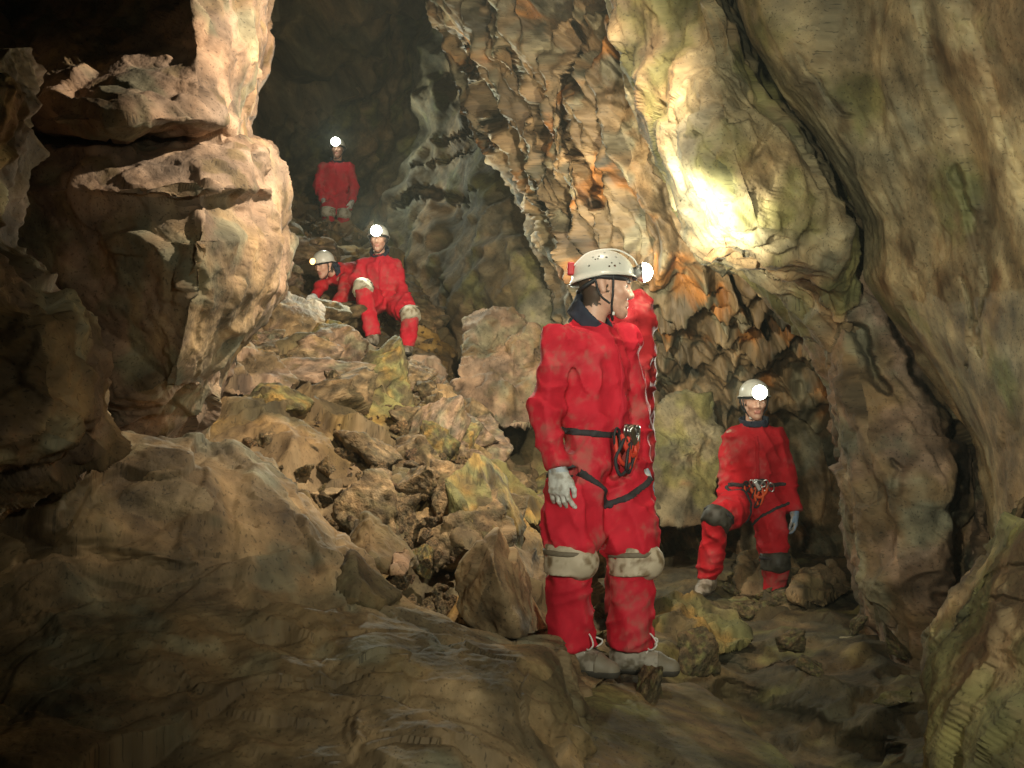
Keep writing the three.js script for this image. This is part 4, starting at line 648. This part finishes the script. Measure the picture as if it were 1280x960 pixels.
    const cup = Kp.clone().addScaledVector(fwd, .052 * S), kl = Kp.clone().subScalar(.17 * S), kh = Kp.clone().addScalar(.17 * S);
    const padTone = s.pad || [.50, .45, .36], sleeve = (x, y, z) => { const e = V(x, y, z).sub(Kp), t = e.dot(ax), r = e.addScaledVector(ax, -t).length(); return Math.max(r - pr * (1 + .05 * n3(x * 20, y * 30, z * 20)), Math.abs(t + .004) - .058 * S); };
    const kp = add('knee_pad', paint(skin((x, y, z) => { const d = sleeve(x, y, z), e = V(x, y, z).sub(cup), t = e.dot(ax) / (.075 * S), f2 = e.dot(fwd) / (.074 * S), r2 = e.addScaledVector(ax, -t * .075 * S).addScaledVector(fwd, -f2 * .074 * S).length() / (.078 * S), q = (Math.sqrt(t * t + f2 * f2 + r2 * r2) - 1) * .07 * S, kk = .008, h = kk - Math.abs(d - q); return Math.min(d, q) - (h > 0 ? h * h / (4 * kk) : 0); }, kl, kh, cell), (x, y, z) => { const n = fbm(x * 16, y * 16, z * 16, 4, m3); return mixTone(padTone, [padTone[0] * .42, padTone[1] * .36, padTone[2] * .28], smooth(-.05, .4, n)); }), MP.pad);
    add('strap', skin((x, y, z) => { const e = V(x, y, z).sub(Kp), t = e.dot(ax), r = e.addScaledVector(ax, -t).length(); return Math.max(r - pr * 1.07, Math.abs(t + .03 * S) - .011 * S); }, kl, kh, cell), s.padStrap || MP.web, kp);
  }
  // ---- harness
  if (s.harness) {
    const wz = off(J.pelvis, 0, .1), tiltN = V(0, 1, 0).addScaledVector(front, .12).normalize();
    const hn = new THREE.Group(); hn.name = 'harness'; g.add(hn);
    add('waist_belt', band(wz, tiltN, .014 * S, .008, .3 * S, cell, (x, y, z) => Math.hypot(x, z) - .21 * S), MP.web, hn);
    for (const k of ['r', 'l']) { const hp = J[k + 'Hip'].clone().lerp(J[k + 'Knee'], .2), n = V().subVectors(J[k + 'Knee'], J[k + 'Hip']).normalize().addScaledVector(side, k === 'r' ? .5 : -.5).normalize(); add('leg_loop', band(hp, n, .012 * S, .007, .165 * S), s.loop || MP.web, hn); }
    const ft = (a, b, c) => off(wz, a * S * .85, b * S * .85, c * S * .88), sl = s.slingMat || MP.sling;
    add('sling', tube([ft(.07, -.01, .165), ft(.05, -.07, .175), ft(.0, -.11, .18), ft(-.05, -.075, .175), ft(-.07, -.01, .165)], .011 * S, 30), sl, hn);
    add('sling', tube([ft(.02, -.005, .17), ft(.035, -.1, .18), ft(.0, -.17, .165), ft(-.03, -.1, .18), ft(-.015, -.005, .17)], .0095 * S, 30), sl, hn);
    add('sling', tube([ft(.11, -.02, .15), ft(.10, -.12, .165), ft(.05, -.15, .17), ft(.0, -.06, .18)], .009 * S, 24), sl, hn);
    add('lanyard', tube([ft(.03, .0, .17), ft(.09, -.06, .175), ft(.12, -.13, .16), ft(.09, -.2, .165), ft(.03, -.16, .175), ft(.01, -.03, .18)], .007 * S, 36), MP.web, hn);
    add('lanyard', tube([ft(.0, .0, .17), ft(.05, -.09, .185), ft(.06, -.17, .18), ft(.02, -.19, .17), ft(-.03, -.1, .18)], .0065 * S, 36), MP.dark, hn);
    const link = (x, y, z, rot, m, w = .022, h = .045) => { const pts = []; for (let i = 0; i < 12; i++) { const a = i / 12 * Math.PI * 2; pts.push(V(Math.cos(a) * w * S, Math.sin(a) * h * S, 0)); } const o = add('carabiner', tube(pts, .0055 * S, 36, true), m, hn); o.position.copy(ft(x, y, z)); o.rotation.set(.2, Math.atan2(front.x, front.z), rot); return o; };
    link(.0, .0, .185, 1.3, MP.metal); link(.035, -.015, .18, .7, MP.metal); link(-.04, -.02, .178, -.4, MP.metal); link(-.10, -.03, .15, .2, s.ringMat || MP.metal, .018, .03); link(.095, -.035, .155, .1, MP.dark);
    const bk = add('buckle', new RoundedBoxGeometry(.075 * S, .05 * S, .02 * S, 2, .006), MP.dark, hn); bk.position.copy(ft(-.01, .008, .165)); bk.rotation.y = Math.atan2(front.x, front.z);
    const ds = add('descender', new RoundedBoxGeometry(.035 * S, .075 * S, .018 * S, 2, .008), MP.metal, hn); ds.position.copy(ft(.012, -.02, .19)); ds.rotation.set(.1, Math.atan2(front.x, front.z), .5);
  }
  // ---- helmet
  const toHead = new THREE.Matrix4().makeBasis(HL, HU, HF).setPosition(J.head).scale(V(S, S, S)), inHead = geo => geo.applyMatrix4(toHead);
  const dome = (grow, low) => { const d = new THREE.SphereGeometry(1, s.vents ? 56 : 28, s.vents ? 28 : 14, 0, Math.PI * 2, 0, 1.72), p = d.attributes.position; for (let i = 0; i < p.count; i++) { const x = p.getX(i), y = p.getY(i), z = p.getZ(i), lip = smooth(-.02, -.15, y) * .012; p.setXYZ(i, x * (.103 + grow + lip), .052 + y * (.106 + grow) + (y < .2 ? (z > 0 ? .006 * z : .02 * z) * (1 - y * 4) * .8 : 0) - low, -.008 + z * (.126 + grow + lip) * (1 + .03 * (1 - Math.abs(x)))); } return d; };
  const hg2 = (() => {
    const outer = dome(0, 0), inner = dome(-.005, 0); const ii = inner.index.array; for (let i = 0; i < ii.length; i += 3) { const t = ii[i]; ii[i] = ii[i + 1]; ii[i + 1] = t; }
    const op = outer.attributes.position, n = op.count, rowN = (s.vents ? 56 : 28) + 1, m = mergeGeometries([outer, inner]), id2 = Array.from(m.index.array), last = n - rowN;
    for (let i = 0; i < rowN - 1; i++) id2.push(last + i, n + last + i, last + i + 1, last + i + 1, n + last + i, n + last + i + 1); m.setIndex(id2); return m;
  })();
  let shellGeo = hg2;
  if (s.vents) {
    hg2.computeVertexNormals(); let br = new Brush(hg2); const ev = new Evaluator(); ev.attributes = ['position', 'normal', 'uv'];
    for (const e of [-1, 1]) for (const [z, y, r] of [[-.07, .05, .0045], [-.055, .088, .0045], [-.045, .078, .004], [-.03, .092, .005], [-.035, .08, .004], [.0, .088, .0055], [.012, .048, .0045], [.035, .052, .0055], [.055, .065, .0045], [.022, .064, .004], [-.008, .11, .005], [.04, .092, .005]]) {
      const ny = (y - .03) / .106, nz = (z + .008) / .126, q = 1 - ny * ny - nz * nz; if (q < .05) continue; const nx = Math.sqrt(q) * e;
      const b2 = new Brush(new THREE.CylinderGeometry(r, r, .03, 12).applyQuaternion(new THREE.Quaternion().setFromUnitVectors(V(0, 1, 0), V(nx / .103, ny / .106, nz / .126).normalize()))); b2.position.set(nx * .103, y + .022, z); b2.updateMatrixWorld(); br = ev.evaluate(br, b2, SUBTRACTION);
    }
    const cut = br.geometry; shellGeo = new THREE.BufferGeometry(); shellGeo.setAttribute('position', cut.attributes.position.clone()); shellGeo.setIndex(Array.from(cut.index.array).slice(0, cut.drawRange.count === Infinity ? undefined : cut.drawRange.count)); shellGeo = toCreasedNormals(mergeVertices(shellGeo, 1e-5), .7);
  }
  const helmet = add('helmet', inHead(shellGeo.clone()), s.shellMat || MP.shell);
  const rimPts = []; for (let i = 0; i < 40; i++) { const a = i / 40 * Math.PI * 2, x = Math.sin(a), z = Math.cos(a); rimPts.push(H(x * .112, .036 + (z > 0 ? .012 * z : .036 * z) * .8, -.008 + z * .137)); }
  add('rim', tube(rimPts, .0042 * S, 80, true), s.shellMat || MP.shell, helmet);
  add('cradle', tube([0, 1, 2, 3, 4, 5, 6, 7].map(i => { const a = i / 8 * Math.PI * 2; return H(Math.sin(a) * .088, .03, -.008 + Math.cos(a) * .103); }), .011 * S, 40, true), MP.dark, helmet);
  add('nape_band', tube([H(.088, .018, -.04), H(.075, -.012, -.088), H(0, -.022, -.11), H(-.075, -.012, -.088), H(-.088, .018, -.04)], .009 * S, 24), MP.dark, helmet);
  for (const e of [-1, 1]) { add('chin_strap', tube([H(e * .09, .035, .03), H(e * .078, -.04, .03), H(e * .055, -.085, .028), H(e * .02, -.128, .035), H(0, -.134, .036)], .0048 * S, 20), e > 0 ? MP.dark : MP.dark, helmet); add('chin_strap', tube([H(e * .092, .025, -.045), H(e * .082, -.045, -.02), H(e * .066, -.075, .02)], .0045 * S, 14), MP.dark, helmet); }
  add('chin_buckle', new RoundedBoxGeometry(.02 * S, .016 * S, .01 * S, 2, .003).applyMatrix4(new THREE.Matrix4().makeBasis(HL, HU, HF).setPosition(H(.035, -.112, .037))), MP.white, helmet);
  // ---- head lamp
  if (s.lamp) {
    const hl2 = new THREE.Group(); hl2.name = 'head_lamp'; helmet.add(hl2);
    const dir = V(...(s.lamp.dir || s.face)).normalize(), at = H(0, .069, .149), q = new THREE.Quaternion().setFromUnitVectors(V(0, 0, 1), V(...(s.lamp.look || s.lamp.dir)).normalize()), R = s.lamp.r ?? .04;
    const put = geo => geo.applyQuaternion(q).translate(at.x, at.y, at.z);
    add('lamp_reflector', put(new THREE.LatheGeometry([[.008, -.022], [.02, -.02], [R * .8, -.006], [R * .95, .004], [R * .98, .004], [R * .95, -.002], [.024, -.026], [.008, -.03]].map(a => new THREE.Vector2(...a)), 28).rotateX(Math.PI / 2)), MP.metal, hl2);
    const glow = new THREE.MeshStandardMaterial({ color: 0x000000, emissive: new THREE.Color(...s.lamp.color), emissiveIntensity: s.lamp.glow ?? 14 });
    add('lamp_glow', put(new THREE.SphereGeometry(R, 24, 10, 0, Math.PI * 2, 0, Math.PI / 2).rotateX(Math.PI / 2).scale(1, 1, s.lamp.bulge ?? .45).translate(0, 0, .006)), glow, hl2);
    add('lamp_mount', put(new RoundedBoxGeometry(.04, .05, .02, 2, .004).translate(0, -.004, -.03)), MP.dark, hl2);
    if (s.lamp.hose) add('gas_hose', tube([H(.012, .097, .13), H(.02, .122, .112), H(.028, .144, .075), H(.03, .156, .03), H(.03, .137, -.075), H(.03, .08, -.135)], .0035, 30), MP.white, helmet);
    if (s.lamp.power) {
      const pos = at.clone().add(base).addScaledVector(dir, R * (s.lamp.bulge ?? .45) + .012), L = new THREE.SpotLight(new THREE.Color(...s.lamp.color), s.lamp.power, 0, s.lamp.cone ?? 1.35, s.lamp.blend ?? .5, 2); L.position.copy(pos); L.target.position.copy(pos).add(dir); L.castShadow = true; L.shadow.radius = s.lamp.soft ?? 1.5; L.name = 'head_lamp'; scene.add(L, L.target);
    }
  }
  if (s.clip) { const c = add('rear_clip', new RoundedBoxGeometry(.03, .055, .03, 2, .008).applyMatrix4(new THREE.Matrix4().makeBasis(HL, HU, HF).setPosition(H(.02, .072, -.142))), MP.red, helmet); }
  return g;
}

const COOL = [.93, 1.0, .82];
// standing caver in the middle
caver({
  label: 'caver in red overalls and white vented helmet standing, looking toward the overhang', foot: [762, 846, 3.8], d: 3.8, cell: .0085, headCell: .0032, handCell: .0034, seed: 5, eyes: true, vents: true, clip: true, laces: true, harness: true,
  front: [.8, 0, .6], face: [1, -.04, .06], tilt: 0,
  j: { head: [756, 360, .02], neck: [737, 400, 0], chest: [738, 452, 0], pelvis: [748, 572, 0], rShoulder: [698, 428, .13], lShoulder: [779, 423, -.14], rElbow: [682, 508, .16], lElbow: [793, 505, -.2], rWrist: [697, 586, .2], lWrist: [801, 590, -.13], rHip: [722, 590, .06], lHip: [774, 590, -.07], rKnee: [712, 700, .12], lKnee: [792, 702, .0], rAnkle: [714, 806, .05], lAnkle: [786, 808, -.04] },
  hand: { r: { dir: [.06, -1, .06], palm: [.6, 0, -.8], thumb: 1, curl: .42 }, l: { dir: [.14, -1, .1], palm: [-.6, 0, .8], thumb: -1, curl: .45, blue: true } },
  toe: { r: [.88, -.06, .46], l: [.97, -.03, .2] }, kneeFront: { r: [.72, 0, .69], l: [.9, 0, .42] },
  pad: [.50, .42, .31], padStrap: plain(.16, .13, .09, .7), baggy: .114, calf: .09, lamp: { color: [1.0, .95, .72], power: 26, glow: 45, cone: .46, blend: .9, r: .04, bulge: 1, hose: true, look: [.98, .05, .15], dir: [.48, .48, -.74] },
});
// caver stepping down under the right wall
caver({
  label: 'caver in red overalls with dark knee pads stepping down beside the pillar', foot: [945, 745, 6.5], d: 6.5, cell: .012, headCell: .006, handCell: .006, seed: 9, harness: true, slingMat: MP.orange, loop: MP.web, calf: .075,
  front: [-.12, 0, 1], face: [-.02, -.12, 1], dust: .0, red: [.46, .013, .022],
  j: { head: [943, 502, .03], neck: [943, 530, 0], chest: [943, 560, 0], pelvis: [945, 622, 0], rShoulder: [916, 546, 0], lShoulder: [971, 546, 0], rElbow: [908, 592, -.03], lElbow: [985, 598, .02], rWrist: [907, 632, .05], lWrist: [993, 640, .08], rHip: [929, 628, .04], lHip: [961, 630, .02], rKnee: [896, 650, .36], lKnee: [969, 702, .16], rAnkle: [884, 722, .26], lAnkle: [971, 768, .02] },
  hand: { r: { dir: [-.1, -.9, -.1], palm: [1, 0, -.2], thumb: 1, curl: .7 }, l: { dir: [.02, -1, .1], palm: [-.9, 0, -.3], thumb: -1, curl: .6, blue: true } },
  toe: { r: [-.5, -.05, .86], l: [.1, -.05, 1] }, pad: [.055, .055, .045],
  lamp: { color: COOL, power: 11, glow: 30, cone: .72, blend: 1, r: .05, look: [-.14, .02, 1], dir: [-1, .0, 1] },
});
// caver seated on the slope
caver({
  label: 'caver in red overalls seated on the rubble slope, knees raised, lamp facing out', foot: [488, 440, 9.0], d: 9.3, cell: .017, headCell: .009, handCell: .009, seed: 13, dust: .0,
  front: [-.1, 0, 1], face: [.0, -.1, 1], calf: .075,
  j: { head: [473, 300, .06], neck: [475, 317, 0], chest: [476, 340, .02], pelvis: [481, 376, 0], rShoulder: [453, 331, 0], lShoulder: [494, 331, 0], rElbow: [443, 352, .1], lElbow: [503, 362, .08], rWrist: [455, 374, .3], lWrist: [512, 384, .28], rHip: [470, 380, .05], lHip: [492, 380, .05], rKnee: [454, 362, .38], lKnee: [513, 394, .36], rAnkle: [466, 420, .36], lAnkle: [509, 432, .3] },
  hand: { r: { dir: [.3, -.7, .6], palm: [0, -.6, -.8], thumb: 1, curl: .5 }, l: { dir: [.2, -.5, .8], palm: [0, -1, -.3], thumb: -1, curl: .6 } },
  toe: { r: [-.2, -.1, 1], l: [.1, -.1, 1] }, pad: [.52, .49, .38],
  lamp: { color: COOL, power: 26, glow: 46, cone: 1.45, r: .055, dir: [.1, -.02, 1] },
});
// caver bent low beside the seated one, a flame on the helmet
caver({
  label: 'caver in red overalls crouching low on the slope, small orange flame on the helmet', foot: [448, 412, 9.5], d: 9.5, cell: .018, headCell: .01, handCell: .009, seed: 29, dust: .04, size: .96,
  front: [-.7, 0, .7], face: [-.5, -.35, .8], calf: .075, red: [.46, .014, .024],
  j: { head: [405, 332, .3], neck: [417, 337, .22], chest: [430, 344, .1], pelvis: [452, 354, -.3], rShoulder: [412, 345, .1], lShoulder: [432, 353, .28], rElbow: [401, 358, .25], lElbow: [428, 372, .38], rWrist: [393, 370, .35], lWrist: [416, 384, .45], rHip: [446, 360, -.26], lHip: [457, 360, -.3], rKnee: [440, 386, .05], lKnee: [453, 386, .0], rAnkle: [446, 412, -.1], lAnkle: [457, 412, -.14] },
  hand: { r: { dir: [-.4, -.7, .4], palm: [0, -.5, .8], thumb: 1, curl: .4 }, l: { dir: [-.5, -.7, .4], palm: [0, -.6, -.6], thumb: -1, curl: .5 } },
  toe: { r: [-.5, -.1, .8], l: [-.4, -.1, .9] }, pad: [.4, .37, .3],
  lamp: { color: [1.0, .5, .16], power: 1.2, glow: 5, cone: 1.3, r: .032, dir: [-.4, -.1, 1] },
});
// caver higher on the slope
caver({
  label: 'caver in red overalls standing at the top of the rubble slope', foot: [420, 292, 12.8], d: 13, cell: .022, headCell: .012, handCell: .012, seed: 17, dust: .0, size: 1.05,
  front: [.15, 0, 1], face: [.0, -.1, 1], calf: .078,
  j: { head: [422, 187, .05], neck: [421, 202, 0], chest: [420, 217, 0], pelvis: [421, 247, -.05], rShoulder: [403, 210, 0], lShoulder: [438, 210, 0], rElbow: [397, 232, .05], lElbow: [443, 232, .05], rWrist: [404, 250, .2], lWrist: [440, 252, .2], rHip: [413, 250, 0], lHip: [429, 250, 0], rKnee: [410, 266, .3], lKnee: [430, 268, .22], rAnkle: [411, 288, .1], lAnkle: [427, 290, .05] },
  hand: { r: { dir: [.2, -1, .3], palm: [1, 0, 0], thumb: 1 }, l: { dir: [-.2, -1, .3], palm: [-1, 0, 0], thumb: -1 } },
  toe: { r: [-.2, -.1, 1], l: [.2, -.1, 1] }, pad: [.45, .42, .34],
  lamp: { color: COOL, power: 18, glow: 60, cone: 1.45, r: .062, dir: [.12, -.05, 1] },
});
// caver standing just behind the first, back turned
caver({
  label: 'caver in red overalls with back turned, mostly hidden behind the standing caver', foot: [779, 797, 4.75], d: 4.75, cell: .014, headCell: .008, handCell: .007, seed: 23, dust: .0, 
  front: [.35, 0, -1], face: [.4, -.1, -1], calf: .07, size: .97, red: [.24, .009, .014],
  j: { head: [750, 362, 0], neck: [766, 376, 0], chest: [776, 405, 0], pelvis: [780, 505, 0], rShoulder: [800, 382, -.05], lShoulder: [748, 384, .05], rElbow: [804, 455, -.02], lElbow: [742, 455, .02], rWrist: [800, 500, -.2], lWrist: [760, 500, -.2], rHip: [790, 520, 0], lHip: [770, 520, 0], rKnee: [790, 640, -.05], lKnee: [775, 640, -.02], rAnkle: [788, 770, 0], lAnkle: [776, 772, .02] },
  hand: { r: { dir: [.1, -1, -.3], palm: [-1, 0, 0], thumb: 1 }, l: { dir: [.1, -1, -.3], palm: [1, 0, 0], thumb: -1 } },
  toe: { r: [.3, -.05, -1], l: [.2, -.05, -1] },
  lamp: { color: [1.0, .9, .66], power: 24, glow: 20, cone: 1.15, blend: .8, r: .04, dir: [-.12, .28, -1] },  // lamp out of view, set to light the middle and back walls
});

// ================================================================ LAMPS OUT OF THE FRAME (unseen: they light the left rock, the standing caver, the right wall)
function unseenLamp(key, label) {
  const L = LAMPS[key], g = new THREE.Group(); g.name = numbered('unseen_lamp'); scene.add(g); g.position.copy(L.at);
  tag(g, label, 'lamp', 'unseen lamps out of view');
  const dir = L.aim.clone().sub(L.at).normalize(), q = new THREE.Quaternion().setFromUnitVectors(new THREE.Vector3(0, 0, 1), dir);
  const body = mesh('housing', new THREE.LatheGeometry([[.0, -.11], [.035, -.11], [.04, -.1], [.04, -.04], [.06, 0], [.062, .012], [.056, .012], [.054, 0], [.03, -.03], [0, -.03]].map(a => new THREE.Vector2(...a)), 24).rotateX(Math.PI / 2), plain(.03, .03, .03, .4), g); body.quaternion.copy(q);
  const lens = mesh('lamp_lens', new THREE.CircleGeometry(.05, 24).translate(0, 0, .006), new THREE.MeshStandardMaterial({ color: 0x000000, emissive: new THREE.Color(...L.color), emissiveIntensity: 12 }), g); lens.quaternion.copy(q);
  const grip = mesh('grip', new THREE.CylinderGeometry(.012, .016, .2, 12).translate(0, -.13, 0), plain(.02, .02, .02, .5), g);
  const light = new THREE.SpotLight(new THREE.Color(...L.color), L.power, 0, L.cone ?? 1.2, L.blend ?? .6, 2); light.position.copy(L.at).addScaledVector(dir, .03);
  light.target.position.copy(L.aim); light.castShadow = true; light.shadow.radius = L.soft ?? 2; light.name = key + '_lamp'; scene.add(light, light.target);
}
unseenLamp('key', 'unseen black lamp high out of view, placed to light the left rock and the slope');
unseenLamp('fill', 'unseen black lamp out of view behind the camera, placed to light the standing caver');
unseenLamp('wash', 'unseen black lamp out of view near the camera, placed to light the right wall');
renderer.render(scene, camera);
